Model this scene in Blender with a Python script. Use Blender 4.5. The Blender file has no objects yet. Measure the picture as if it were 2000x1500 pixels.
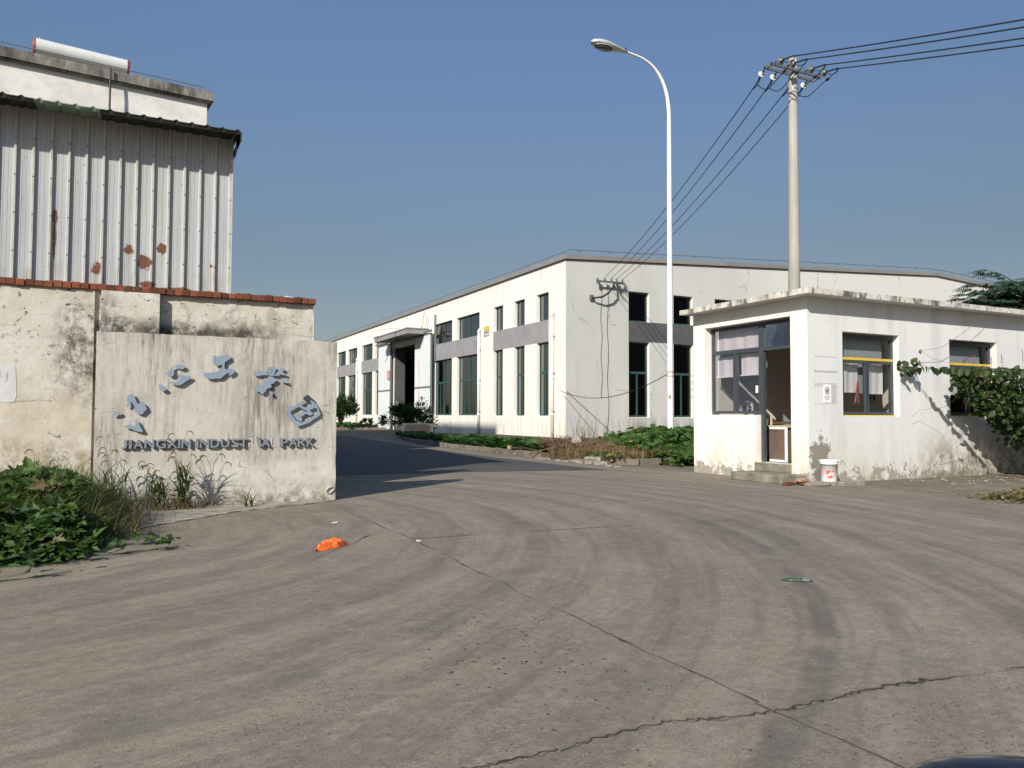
import bpy, bmesh, math, random
from mathutils import Vector, Matrix, Euler
R = math.radians
random.seed(7)
sc = bpy.context.scene
col = sc.collection
# ------------------------------------------------------------ camera, sky, sun, exposure
cam = bpy.data.cameras.new("Camera"); co = bpy.data.objects.new("Camera", cam); col.objects.link(co)
yaw, pit, rol = R(26.5), R(2.31), R(0.2)
F0 = Vector((math.sin(yaw), math.cos(yaw), 0)); R0 = Vector((math.cos(yaw), -math.sin(yaw), 0)); Z = Vector((0, 0, 1))
Fw = F0*math.cos(pit) + Z*math.sin(pit); Up = -F0*math.sin(pit) + Z*math.cos(pit)
Rt = R0*math.cos(rol) + Up*math.sin(rol); Up2 = -R0*math.sin(rol) + Up*math.cos(rol)
m = Matrix((Rt, Up2, -Fw)).transposed().to_4x4(); m.translation = Vector((0, 0, 1.18))
co.matrix_world = m
cam.sensor_width = 36; cam.lens = 27.0; cam.clip_start = 0.05; cam.clip_end = 3000
sc.camera = co
SUN = Vector((1.335, 1.03, -1.0)).normalized()
w = bpy.data.worlds.new("World"); sc.world = w; w.use_nodes = True
nt = w.node_tree; bg = nt.nodes["Background"]
sky = nt.nodes.new("ShaderNodeTexSky"); sky.sky_type = 'NISHITA'; sky.sun_disc = False
sky.sun_elevation = math.asin(-SUN.z); sky.sun_rotation = math.atan2(-SUN.x, -SUN.y)
sky.air_density = 1.0; sky.dust_density = 0.9; sky.ozone_density = 1.6; sky.altitude = 0
hs = nt.nodes.new("ShaderNodeHueSaturation"); hs.inputs['Saturation'].default_value = 0.93
nt.links.new(sky.outputs[0], hs.inputs['Color'])
tcw = nt.nodes.new("ShaderNodeTexCoord"); sx_ = nt.nodes.new("ShaderNodeSeparateXYZ"); cr_ = nt.nodes.new("ShaderNodeValToRGB")
nt.links.new(tcw.outputs['Generated'], sx_.inputs[0]); nt.links.new(sx_.outputs[2], cr_.inputs[0])
els = cr_.color_ramp.elements
els[0].position = 0.0; els[0].color = (.42, .39, .37, 1); els[1].position = 1.0; els[1].color = (1.0, 1.18, 1.4, 1)
for p_, c_ in ((.2, (.5, .485, .47)), (.3, (.60, .625, .635)), (.43, (.68, .76, .86)), (.52, (.74, .84, .96))):
    e_ = els.new(p_); e_.color = (*c_, 1)
mw = nt.nodes.new("ShaderNodeMix"); mw.data_type = 'RGBA'; mw.blend_type = 'MULTIPLY'; mw.inputs[0].default_value = 1
mr_ = nt.nodes.new("ShaderNodeMapRange"); nt.links.new(sx_.outputs[0], mr_.inputs[0])
mr_.inputs[1].default_value = .1; mr_.inputs[2].default_value = .85; mr_.inputs[3].default_value = 1.0; mr_.inputs[4].default_value = .80
vm_ = nt.nodes.new("ShaderNodeVectorMath"); vm_.operation = 'SCALE'; nt.links.new(cr_.outputs[0], vm_.inputs[0]); nt.links.new(mr_.outputs[0], vm_.inputs['Scale'])
nt.links.new(hs.outputs[0], mw.inputs[6]); nt.links.new(vm_.outputs[0], mw.inputs[7]); nt.links.new(mw.outputs[2], bg.inputs[0])
bg.inputs[1].default_value = 0.122
sl = bpy.data.lights.new("Sun", 'SUN'); so = bpy.data.objects.new("Sun", sl); col.objects.link(so)
sl.energy = 4.9; sl.angle = R(0.55); sl.color = (1.0, 0.935, 0.825)
so.rotation_euler = SUN.to_track_quat('-Z', 'Y').to_euler()
sc.view_settings.view_transform = 'Standard'; sc.view_settings.look = 'None'
sc.view_settings.gamma = 1; sc.view_settings.exposure = 0.3
sc.render.engine = 'CYCLES'
try:
    sc.cycles.max_bounces = 8; sc.cycles.transparent_max_bounces = 12; sc.cycles.caustics_reflective = False; sc.cycles.caustics_refractive = False
except Exception: pass

# ------------------------------------------------------------ material helper
class M:
    def __init__(s, name, color=(.5, .5, .5), rough=.8, spec=.3, metal=0):
        s.m = bpy.data.materials.new(name); s.m.use_nodes = True; s.t = s.m.node_tree
        s.b = s.t.nodes["Principled BSDF"]
        s.b.inputs['Base Color'].default_value = (*color, 1); s.b.inputs['Roughness'].default_value = rough
        s.b.inputs['Specular IOR Level'].default_value = spec; s.b.inputs['Metallic'].default_value = metal
        s.g = None
    def n(s, ty): return s.t.nodes.new(ty)
    def lk(s, a, b):
        if isinstance(a, (int, float)): b.default_value = a
        elif isinstance(a, tuple): b.default_value = (*a, 1) if len(b.default_value) == 4 and len(a) == 3 else a
        else: s.t.links.new(a, b)
    def pos(s):
        if not s.g: s.g = s.n('ShaderNodeNewGeometry')
        return s.g.outputs['Position']
    def island(s): s.pos(); return s.g.outputs['Random Per Island']
    def vec(s, sx, sy, sz, off=0):
        v = s.n('ShaderNodeVectorMath'); v.operation = 'MULTIPLY_ADD'; s.lk(s.pos(), v.inputs[0])
        v.inputs[1].default_value = (sx, sy, sz); v.inputs[2].default_value = (off, off*.7, off*1.3); return v.outputs[0]
    def noise(s, sx, sy=None, sz=None, det=4, rg=.55, off=0, dist=0):
        if sy is None: sy = sz = sx
        q = s.n('ShaderNodeTexNoise'); s.lk(s.vec(sx, sy, sz, off), q.inputs['Vector']); q.inputs['Scale'].default_value = 1
        q.inputs['Detail'].default_value = det; q.inputs['Roughness'].default_value = rg; q.inputs['Distortion'].default_value = dist
        return q.outputs['Fac']
    def xyz(s):
        q = s.n('ShaderNodeSeparateXYZ'); s.lk(s.pos(), q.inputs[0]); return q.outputs[0], q.outputs[1], q.outputs[2]
    def op(s, o, a, b=0, c=0, cl=False):
        q = s.n('ShaderNodeMath'); q.operation = o; q.use_clamp = cl
        s.lk(a, q.inputs[0]); s.lk(b, q.inputs[1])
        if o in ('MULTIPLY_ADD',): s.lk(c, q.inputs[2])
        return q.outputs[0]
    def mr(s, a, lo, hi, o0=0, o1=1):
        q = s.n('ShaderNodeMapRange'); q.clamp = True; s.lk(a, q.inputs[0])
        q.inputs[1].default_value = lo; q.inputs[2].default_value = hi; q.inputs[3].default_value = o0; q.inputs[4].default_value = o1
        return q.outputs[0]
    def mul(s, *a):
        r = a[0]
        for x in a[1:]: r = s.op('MULTIPLY', r, x)
        return r
    def mix(s, f, a, b):
        q = s.n('ShaderNodeMix'); q.data_type = 'RGBA'; s.lk(f, q.inputs[0]); s.lk(a, q.inputs[6]); s.lk(b, q.inputs[7]); return q.outputs[2]
    def spot(s, cx, cz, rx, rz, x=None, z=None):
        X, Y, Zz = s.xyz(); x = x or X; z = z or Zz
        a = s.op('DIVIDE', s.op('SUBTRACT', x, cx), rx); b = s.op('DIVIDE', s.op('SUBTRACT', z, cz), rz)
        d = s.op('SQRT', s.op('ADD', s.op('MULTIPLY', a, a), s.op('MULTIPLY', b, b)))
        return d
    def color(s, c): s.lk(c, s.b.inputs['Base Color']); return s
    def bump(s, h, st=.3, dist=.01):
        q = s.n('ShaderNodeBump'); q.inputs['Strength'].default_value = st; q.inputs['Distance'].default_value = dist
        s.lk(h, q.inputs['Height']); s.lk(q.outputs[0], s.b.inputs['Normal']); return s

def simple(name, c, rough=.7, spec=.3, metal=0, var=.12, sc_=6, bump=0):
    a = M(name, c, rough, spec, metal)
    n = a.noise(sc_, det=5)
    d = tuple(x*(1-var) for x in c); e = tuple(min(1, x*(1+var)) for x in c)
    a.color(a.mix(a.mr(n, .3, .7), d, e))
    if bump: a.bump(a.noise(sc_*6, det=4), bump, .01)
    return a.m

def streaky(a, base, dark, amt, sx=7, sz=.7, lo=.5, hi=.75, mask=None, off=0):
    f = a.mr(a.noise(sx, sx, sz, det=6, rg=.65, off=off), lo, hi)
    f = a.mul(f, amt)
    if mask is not None: f = a.mul(f, mask)
    return a.mix(f, base, dark)

MT = {}
# ground concrete with arc shaped tyre marks, patches and pits
a = M('concrete_ground', rough=.92, spec=.2)
X, Y, Zc = a.xyz()
dx = a.op('ADD', X, 2.0); dy = a.op('SUBTRACT', Y, 9.0)
wv = a.op('MULTIPLY', a.op('SUBTRACT', a.noise(.3, det=2, off=40), .5), .7)
rad = a.op('SQRT', a.op('ADD', a.op('MULTIPLY', dx, dx), a.op('MULTIPLY', dy, dy)))
ang = a.op('ARCTAN2', dy, dx)
cv = a.n('ShaderNodeCombineXYZ'); rad = a.op('ADD', rad, wv)
a.lk(a.op('MULTIPLY', rad, 2.6), cv.inputs[0]); a.lk(a.op('MULTIPLY', ang, 1.5), cv.inputs[1])
nn = a.n('ShaderNodeTexNoise'); a.lk(cv.outputs[0], nn.inputs['Vector']); nn.inputs['Scale'].default_value = 1.0; nn.inputs['Detail'].default_value = 5; nn.inputs['Roughness'].default_value = .62
arc = nn.outputs['Fac']
cv2 = a.n('ShaderNodeCombineXYZ'); a.lk(a.op('MULTIPLY', rad, 9.0), cv2.inputs[0]); a.lk(a.op('MULTIPLY', ang, 3.5), cv2.inputs[1])
nn2 = a.n('ShaderNodeTexNoise'); a.lk(cv2.outputs[0], nn2.inputs['Vector']); nn2.inputs['Scale'].default_value = 1.0; nn2.inputs['Detail'].default_value = 4; nn2.inputs['Roughness'].default_value = .6
fine = nn2.outputs['Fac']
c = a.mix(a.mr(a.noise(.55, det=5), .3, .7), (0.203, 0.172, 0.128), (0.249, 0.214, 0.162))
c = a.mix(a.mul(a.mr(a.noise(4.5, det=7, rg=.75), .42, .7), .5), c, (0.260, 0.221, 0.167))
c = a.mix(a.mul(a.mr(arc, .48, .63), .62), c, (0.141, 0.122, 0.097))
c = a.mix(a.mul(a.mr(arc, .45, .33), .45), c, (0.254, 0.218, 0.167))
c = a.mix(a.mul(a.mr(fine, .5, .68), .42), c, (0.141, 0.121, 0.097))
def band(cx, cy, r0, w0, amt, col_, lo=None):
    u_ = a.op('ADD', a.op('SUBTRACT', X, cx), 0); v_ = a.op('SUBTRACT', Y, cy)
    rr_ = a.op('SQRT', a.op('ADD', a.op('MULTIPLY', u_, u_), a.op('MULTIPLY', v_, v_)))
    rr_ = a.op('ADD', rr_, a.op('MULTIPLY', a.op('SUBTRACT', a.noise(1.5, det=3, off=51), .5), .12))
    d_ = a.op('ABSOLUTE', a.op('SUBTRACT', rr_, r0))
    return a.mix(a.mul(a.mr(d_, w0, w0*.45), a.mr(a.noise(2.2, det=7, rg=.72, off=r0), .36, .66), amt), c, col_)
for (r0, w0, am) in ((6.05, .14, .6), (6.55, .08, .4), (8.05, .09, .8), (8.45, .06, .35), (9.15, .13, .55), (9.7, .09, .45), (7.2, .12, .4), (10.6, .16, .5), (5.3, .1, .45), (3.9, .12, .4)):
    c = band(-2.0, 9.0, r0, w0, am, (0.106, 0.094, 0.077))
for (r0, w0, am) in ((6.3, .05, .5), (7.7, .07, .4), (8.8, .06, .5)):
    c = band(-2.0, 9.0, r0, w0, am, (0.293, 0.255, 0.196))
c = a.mix(a.mul(a.mr(fine, .47, .3), .4), c, (0.271, 0.236, 0.180))
pits = a.mul(a.mr(a.noise(42, 64, 1, det=5, off=2, dist=.6), .62, .67), a.mr(a.noise(.8, det=5, off=13), .46, .66))
c = a.mix(a.mul(a.mr(a.noise(75, 95, 1, det=4, off=22), .5, .74), .45), c, (0.103, 0.087, 0.066))
c = a.mix(a.mul(a.mr(a.noise(9, 30, 1, det=6, rg=.72, off=27), .55, .68), .5), c, (0.298, 0.260, 0.200))
c = a.mix(a.mul(a.mr(a.noise(1.1, 3.4, 1, det=6, rg=.7, off=9), .6, .72), .5), c, (0.271, 0.238, 0.185))
c = a.mix(a.mul(a.mr(a.noise(22, det=6, rg=.75, off=5), .5, .75), .55), c, (0.108, 0.092, 0.070))
c = a.mix(a.mul(a.mr(a.noise(60, 80, 1, det=3, off=45), .64, .7), .5), c, (0.357, 0.322, 0.254))
c = a.mix(a.mul(pits, .6), c, (0.065, 0.054, 0.044))
g1 = a.noise(3.2, 3.2, 1, det=10, rg=.78, off=101); g2 = a.noise(14, 20, 1, det=8, rg=.8, off=111)
c = a.mix(a.mul(a.mr(g1, .5, .62), .4), c, (0.144, 0.126, 0.106))
c = a.mix(a.mul(a.mr(g1, .46, .34), .4), c, (0.283, 0.253, 0.210))
c = a.mix(a.mul(a.mr(g2, .52, .66), .42), c, (0.103, 0.090, 0.075))
c = a.mix(a.mul(a.mr(g2, .46, .34), .55), c, (0.309, 0.275, 0.230))
scr = a.noise(1.2, 22, 1, det=6, rg=.7, off=121)
c = a.mix(a.mul(a.mr(scr, .6, .7), a.mr(g1, .4, .6), .45), c, (0.319, 0.291, 0.245))
def chips(sx, sy, rr_, keep, lo, hi, off, colr, amt):
    v_ = a.n('ShaderNodeTexVoronoi'); v_.feature = 'F1'; a.lk(a.vec(sx, sy, 1, off), v_.inputs['Vector']); v_.inputs['Scale'].default_value = 1
    sc3 = a.n('ShaderNodeSeparateColor'); a.lk(v_.outputs['Color'], sc3.inputs[0])
    dd_ = a.op('ADD', v_.outputs['Distance'], a.op('MULTIPLY', a.noise(60, det=3, off=off), .12))
    return a.mix(a.mul(a.mr(dd_, rr_+.09, rr_+.05), a.mr(sc3.outputs[0], keep, keep+.02), a.mr(a.noise(.9, 1.3, 1, det=5, rg=.65, off=off+3), lo, hi), amt), c, colr)
c = chips(26, 40, .2, .5, .45, .56, 131, (0.057, 0.048, 0.041), .75)
c = chips(60, 90, .25, .3, .38, .58, 151, (0.088, 0.074, 0.062), .55)
c = chips(48, 62, .2, .5, .4, .56, 171, (0.391, 0.357, 0.300), .6)
c = a.mix(a.mul(a.mr(arc, .5, .64), a.mr(g1, .3, .6), .26), c, (0.136, 0.119, 0.100))
c = a.mix(a.mul(a.mr(arc, .46, .34), a.mr(g1, .62, .42), .26), c, (0.319, 0.289, 0.240))
c = a.mix(a.mul(a.mr(fine, .53, .66), .3), c, (0.134, 0.117, 0.098))
for (r0, w0, am) in ((6.05, .15, .3), (8.05, .1, .7), (8.45, .07, .25), (9.15, .15, .32), (10.6, .18, .28), (5.2, .12, .22)):
    c = band(-2.0, 9.0, r0, w0, am, (0.118, 0.107, 0.094))
# greenish old paint smears and a brown dusty band by the guard house wall
c = a.mix(a.mul(a.mr(a.noise(2.2, 4, 1, det=6, rg=.7, off=31), .6, .7), a.mr(X, 2.2, 3.4), a.mr(Y, 7, 4.5), .35), c, (0.135, 0.151, 0.124))
dirt = a.mul(a.mr(Y, 6.4, 9.0), a.mr(X, 10.2, 11.6), a.mr(a.noise(2.4, det=6, rg=.7, off=3), .38, .56))
c = a.mix(a.mul(dirt, .85), c, (0.118, 0.094, 0.064))
c = a.mix(a.mul(a.mr(Y, 7.6, 9.0), a.mr(X, 11.5, 12.6), a.mr(a.noise(9, 14, 1, det=8, rg=.75, off=93), .54, .64), .8), c, (0.052, 0.041, 0.030))
dz = a.mul(a.mr(a.spot(2.1, 9.7, .8, .55, None, Y), 1.0, .5), a.mr(a.noise(3, 7, 1, det=7, rg=.7, off=98), .38, .56))
c = a.mix(a.mul(dz, .6), c, (0.144, 0.120, 0.088))
a.color(c)
a.bump(a.op('ADD', a.op('SUBTRACT', a.op('MULTIPLY', a.noise(16, det=8, rg=.75), .6), pits), a.op('MULTIPLY', a.noise(110, det=3), .35)), .55, .012)
MT['ground'] = a.m

a = M('asphalt', rough=.9, spec=.25)
c = a.mix(a.mr(a.noise(.5, det=5), .3, .7), (0.057, 0.056, 0.055), (0.079, 0.076, 0.072))
c = a.mix(a.mul(a.mr(a.noise(60, det=3), .5, .8), .5), c, (0.124, 0.118, 0.112))
c = a.mix(a.mul(a.mr(a.noise(.35, 2.2, 1, det=6, rg=.7, off=4), .58, .72), .35), c, (0.149, 0.140, 0.124))
a.color(c); a.bump(a.noise(70, det=4), .5, .008); MT['asphalt'] = a.m
a = M('rough_apron_concrete', rough=.95, spec=.15)
q1 = a.noise(5, 13, 4, det=10, rg=.78, off=8); q2 = a.noise(2, 5, 4, det=6, rg=.65, off=18)
c = a.mix(a.mr(q2, .38, .62), (.2, .18, .145), (.33, .305, .255))
c = a.mix(a.mul(a.mr(q1, .5, .62), .85), c, (.46, .43, .37))
c = a.mix(a.mul(a.mr(q1, .47, .38), .85), c, (.105, .088, .066))
a.color(c); a.bump(q1, .7, .02); MT['apron'] = a.m
MT['joint'] = simple('joint_dirt', (.062, .05, .04), .95, .1, var=.4, sc_=14)
MT['spall'] = simple('spalled_spot', (.095, .08, .068), .95, .1, var=.4, sc_=14)
MT['joint_pale'] = simple('joint_chip', (.36, .33, .285), .95, .1, var=.2, sc_=14)
MT['soil'] = simple('soil', (0.098, 0.074, 0.050), .95, .1, var=.35, sc_=5, bump=.6)
MT['kerb'] = simple('kerb_block', (0.158, 0.139, 0.116), .9, .2, var=.3, sc_=3, bump=.5)
MT['rubble'] = simple('rubble', (0.270, 0.247, 0.210), .9, .2, var=.3, sc_=9, bump=.6)

# sign wall
a = M('sign_plaster', rough=.9, spec=.2)
X, Y, Zc = a.xyz()
c = a.mix(a.mr(a.noise(1.3, det=6, rg=.6), .32, .68), (0.436, 0.410, 0.365), (0.535, 0.510, 0.460))
c = a.mix(a.mul(a.mr(a.noise(7, 7, 5, det=8, rg=.72, off=15), .5, .7), .45), c, (0.346, 0.325, 0.288))
brk = a.mr(a.noise(1.7, 1.7, 1.3, det=5, rg=.65, off=77), .38, .62)
def run(sx, sz, lo, hi, colr, amt, mask, off):
    global c
    f = a.mul(a.mr(a.noise(sx, sx, sz, det=7, rg=.72, off=off, dist=.25), lo, hi), amt, brk)
    if mask is not None: f = a.mul(f, mask)
    c = a.mix(f, c, colr)
run(13, 1.3, .46, .64, (0.247, 0.235, 0.201), .85, None, 0)
run(26, 2.0, .5, .62, (0.198, 0.185, 0.158), .6, None, 50)
run(21, 2.2, .46, .62, (0.129, 0.120, 0.109), 1.0, a.mr(a.op('ADD', Zc, a.op('MULTIPLY', a.noise(3, 3, .2, det=4, off=5), .7)), 2.0, 2.5), 3)
zone = a.mr(a.op('ADD', a.spot(1.72, 1.2, .55, .7), a.op('MULTIPLY', a.noise(2, 2, 1.2, det=5, off=9), .7)), 1.45, .65)
f = a.mul(a.mr(a.noise(17, 17, 1.3, det=8, rg=.74, off=6), .44, .6), .92, zone); c = a.mix(f, c, (0.148, 0.130, 0.114))
run(30, .55, .6, .68, (0.119, 0.110, 0.101), .9, a.mr(Zc, .4, .8), 17)
run(9, .8, .58, .68, (0.198, 0.185, 0.167), .7, a.mr(Zc, 1.4, 1.8), 37)
low = a.mr(a.op('ADD', Zc, a.op('MULTIPLY', a.noise(1.5, 1.5, 1, det=5, off=2), .3)), .72, .64)
c = a.mix(a.mul(low, a.mr(a.noise(4, det=6, off=13, rg=.7), .3, .6), .85), c, (0.569, 0.550, 0.496))
c = a.mix(a.mul(a.mr(Zc, .36, .02), a.mr(a.noise(7, 7, 5, det=8, rg=.72, off=7), .42, .58), .9), c, (0.148, 0.125, 0.091))
c = a.mix(a.mul(a.mr(a.noise(34, 34, 26, det=4, off=1), .67, .71), .85), c, (0.089, 0.080, 0.071))
n1 = a.noise(1.1, 1.1, 1.6, det=5, rg=.5, off=91, dist=.6)
ck = a.mul(a.mr(a.op('ABSOLUTE', a.op('SUBTRACT', n1, .5)), .004, .0015), a.mr(a.noise(1.3, det=3, off=66), .5, .58))
c = a.mix(a.mul(ck, .6), c, (0.148, 0.135, 0.121))
a.color(c); a.bump(a.op('ADD', a.op('MULTIPLY', a.noise(3, det=9, rg=.62), .7), a.op('MULTIPLY', a.noise(40, det=4), .25)), .3, .012); MT['sign'] = a.m

# old brick wall, peeling limewash
a = M('peeling_brick_wall', rough=.92, spec=.15)
X, Y, Zc = a.xyz()
c = a.mix(a.mr(a.noise(1.1, det=6), .35, .65), (.46, .42, .34), (.585, .56, .505))
c = a.mix(a.mul(a.mr(a.noise(1.9, det=4, off=3, rg=.6), .5, .54), .5), c, (.60, .585, .54))
c = a.mix(a.mul(a.mr(Zc, 1.95, 1.0), a.mr(a.noise(1.4, det=5, off=4), .38, .6), .75), c, (.5, .435, .32))
bt = a.n('ShaderNodeTexBrick'); cb = a.n('ShaderNodeCombineXYZ')
wob = a.op('MULTIPLY', a.op('SUBTRACT', a.noise(4, det=4), .5), .07)
a.lk(a.op('ADD', X, wob), cb.inputs[0]); a.lk(a.op('ADD', Zc, wob), cb.inputs[1]); a.lk(cb.outputs[0], bt.inputs['Vector'])
bt.inputs['Scale'].default_value = 1; bt.inputs['Brick Width'].default_value = .25; bt.inputs['Row Height'].default_value = .1; bt.inputs['Mortar Size'].default_value = .005; bt.inputs['Mortar Smooth'].default_value = .4
line = bt.outputs['Fac']; lm = a.mul(line, a.mr(a.noise(1.9, det=6, off=12, rg=.65), .56, .66))
c = a.mix(a.mul(lm, .45), c, (.2, .17, .135))
g8 = a.noise(5, 5, 4, det=9, rg=.74, off=6); g3 = a.noise(2.1, 2.1, 1.7, det=7, rg=.7, off=16)
st1 = a.mr(a.op('ADD', a.spot(-.5, 2.05, .5, .8), a.op('MULTIPLY', a.op('SUBTRACT', g3, .5), 1.6)), 1.15, .45)
c = a.mix(a.mul(st1, a.mr(g8, .42, .58), .9), c, (.075, .067, .058))
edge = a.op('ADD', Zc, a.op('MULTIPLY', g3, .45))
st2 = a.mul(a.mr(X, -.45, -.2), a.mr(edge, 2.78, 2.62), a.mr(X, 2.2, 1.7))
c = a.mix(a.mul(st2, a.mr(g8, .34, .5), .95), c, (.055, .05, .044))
c = a.mix(a.mul(a.mr(X, -.45, -.3), a.mr(a.noise(4, 4, 3, det=7, off=29), .5, .62), .45), c, (.2, .18, .15))
c = a.mix(a.mul(a.mr(edge, 1.25, .85), a.mr(g8, .42, .6), .75), c, (.24, .185, .115))
c = a.mix(a.mul(a.mr(g3, .55, .68), a.mr(g8, .45, .62), .5), c, (.27, .245, .2))
n1 = a.noise(1.5, 1.5, 2.6, det=5, rg=.55, off=21, dist=1.0)
crk = a.mul(a.mr(a.op('ABSOLUTE', a.op('SUBTRACT', n1, .5)), .006, .002), a.mr(a.noise(1.7, det=3, off=61), .53, .62))
n2 = a.noise(3.2, 3.2, 2.4, det=4, rg=.55, off=71, dist=.8)
crk = a.op('MAXIMUM', crk, a.mul(a.mr(a.op('ABSOLUTE', a.op('SUBTRACT', n2, .5)), .007, .003), a.mr(a.noise(2.7, det=3, off=81), .6, .64)))
c = a.mix(a.mul(crk, .6), c, (.08, .068, .058))
hole = a.mul(a.mr(a.noise(10, 10, 15, det=6, rg=.62, off=33), .635, .66), a.mr(a.op('ADD', Zc, a.op('MULTIPLY', st1, .9)), 1.5, 2.6))
c = a.mix(a.mul(hole, .94), c, (.085, .068, .058))
a.color(c); a.bump(a.op('SUBTRACT', a.op('SUBTRACT', a.op('MULTIPLY', a.noise(5, det=9, rg=.66), .9), a.op('MULTIPLY', hole, .8)), a.op('ADD', a.op('MULTIPLY', lm, .3), crk)), .55, .02); MT['brickwall'] = a.m
a = M('red_brick', rough=.9, spec=.2)
c = a.mix(a.island(), (.085, .034, .022), (.235, .078, .04))
c = a.mix(a.mul(a.mr(a.noise(7, det=6, rg=.7), .5, .66), .8), c, (.075, .05, .036))
a.color(c); a.bump(a.noise(40, det=4), .5, .008); MT['brick'] = a.m
a = M('pale_brick', rough=.9, spec=.2); a.color(a.mix(a.mr(a.noise(12, det=5), .35, .65), (.3, .14, .08), (.46, .38, .28))); a.bump(a.noise(40, det=4), .5, .006); MT['palebrick'] = a.m

# ribbed metal cladding
a = M('white_cladding', rough=.45, spec=.4)
X, Y, Zc = a.xyz()
c = a.mix(a.mr(a.noise(1.2, 1, .5, det=4), .3, .7), (0.369, 0.391, 0.409), (0.443, 0.455, 0.462))
c = streaky(a, c, (0.266, 0.247, 0.208), .55, 30, .35, .5, .72)
pr = a.n('ShaderNodeMapRange'); a.lk(Y, pr.inputs[0]); pr.inputs[1].default_value = 12.245; pr.inputs[2].default_value = 12.232
c = a.mix(a.mul(pr.outputs[0], .6), c, (0.502, 0.478, 0.400))
rust = None
for (rx_, rz_, ra, rb) in ((-.45, 3.22, .06, .1), (-.05, 3.54, .075, .075), (.16, 3.37, .1, .11), (.38, 3.59, .065, .08), (-.97, 3.92, .035, .11), (-.97, 3.62, .02, .3), (1.06, 3.39, .02, .03), (.2, 3.05, .12, .05), (.62, 3.0, .2, .04)):
    d = a.spot(rx_, rz_, ra, rb); d = a.op('ADD', d, a.op('MULTIPLY', a.op('SUBTRACT', a.noise(14, det=8, rg=.7), .5), 2.2))
    f = a.mr(d, 1.05, .85); rust = f if rust is None else a.op('MAXIMUM', rust, f)
rr2 = None
for (rx_, rz_, ra, rb) in ((-.45, 3.22, .05, .3), (-.05, 3.54, .05, .4), (.16, 3.37, .07, .4), (.38, 3.59, .05, .5), (-.97, 3.6, .03, .6), (1.06, 3.3, .02, .3)):
    xm = a.mr(a.op('ABSOLUTE', a.op('SUBTRACT', X, rx_)), ra, ra*.3); zm = a.mul(a.mr(Zc, rz_, rz_-.03), a.mr(Zc, rz_-rb, rz_-.05))
    q_ = a.mul(xm, zm, a.mr(a.noise(60, 60, 1.5, det=4, off=rz_), .4, .65)); rr2 = q_ if rr2 is None else a.op('MAXIMUM', rr2, q_)
c = a.mix(a.mul(rr2, .55), c, (.26, .13, .06))
c = a.mix(a.mul(rust, .97), c, a.mix(a.mr(a.noise(22, det=7, rg=.7), .35, .65), (0.088, 0.026, 0.010), (0.199, 0.089, 0.042)))
c = a.mix(a.mul(a.mr(a.noise(26, 26, 20, det=2, off=5), .735, .75), .9), c, (0.054, 0.041, 0.033))
fx = a.op('FRACT', a.op('DIVIDE', a.op('SUBTRACT', X, 1.312), .2125)); fz = a.op('FRACT', a.op('DIVIDE', Zc, .52))
sx2 = a.op('DIVIDE', a.op('MULTIPLY', a.op('MINIMUM', fx, a.op('SUBTRACT', 1, fx)), .2125), .012); sz2 = a.op('DIVIDE', a.op('MULTIPLY', a.op('SUBTRACT', fz, .5), .52), .012)
sd = a.op('SQRT', a.op('ADD', a.op('MULTIPLY', sx2, sx2), a.op('MULTIPLY', sz2, sz2)))
c = a.mix(a.mul(a.mr(sd, 1.2, .8), .9), c, (0.090, 0.068, 0.052))
c = a.mix(a.mul(a.mr(a.op('ABSOLUTE', sx2), 1.6, .3), a.mr(fz, .5, .2), a.mr(fz, .0, .1), a.mr(a.noise(2, 2, .5, det=4, off=19), .48, .6), .5), c, (0.270, 0.200, 0.122))
c = a.mix(a.mul(a.mr(Zc, 3.35, 2.9), a.mr(a.noise(9, 9, 4, det=7, off=49), .5, .62), .5), c, (0.198, 0.173, 0.132))
a.color(c); MT['clad'] = a.m
MT['roofdark'] = simple('dark_roof_sheet', (.03, .032, .03), .6, .3, var=.4, sc_=5)
MT['roofgreen'] = simple('green_translucent_sheet', (.2, .27, .21), .5, .4, var=.25, sc_=7)

a = M('upper_building_plaster', rough=.85, spec=.2)
c = a.mix(a.mr(a.noise(.9, 1, 1.6, det=5), .4, .6), (.63, .615, .58), (.76, .745, .7))
c = a.mix(a.mul(a.mr(a.noise(3.5, det=2, off=3), .55, .6), .25), c, (.5, .49, .46))
a.color(c); MT['upper'] = a.m
a = M('mossy_concrete', rough=.92, spec=.15)
c = a.mix(a.mr(a.noise(2.6, 2.6, 1.2, det=6, rg=.7), .38, .62), (0.080, 0.076, 0.068), (0.272, 0.256, 0.224))
c = streaky(a, c, (0.400, 0.384, 0.344), .5, 6, 1.5, .56, .66, None, 5)
a.color(c); a.bump(a.noise(20, det=5), .4, .01); MT['mossy'] = a.m
a = M('roof_edge_concrete', rough=.9, spec=.15)
c = a.mix(a.mr(a.noise(3, 3, 1, det=6, rg=.7), .42, .6), (.6, .575, .52), (.34, .32, .28))
c = streaky(a, c, (.085, .078, .066), .9, 8, 3.0, .49, .61, None, 5)
a.color(c); a.bump(a.noise(20, det=5), .4, .01); MT['fascia'] = a.m

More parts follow.
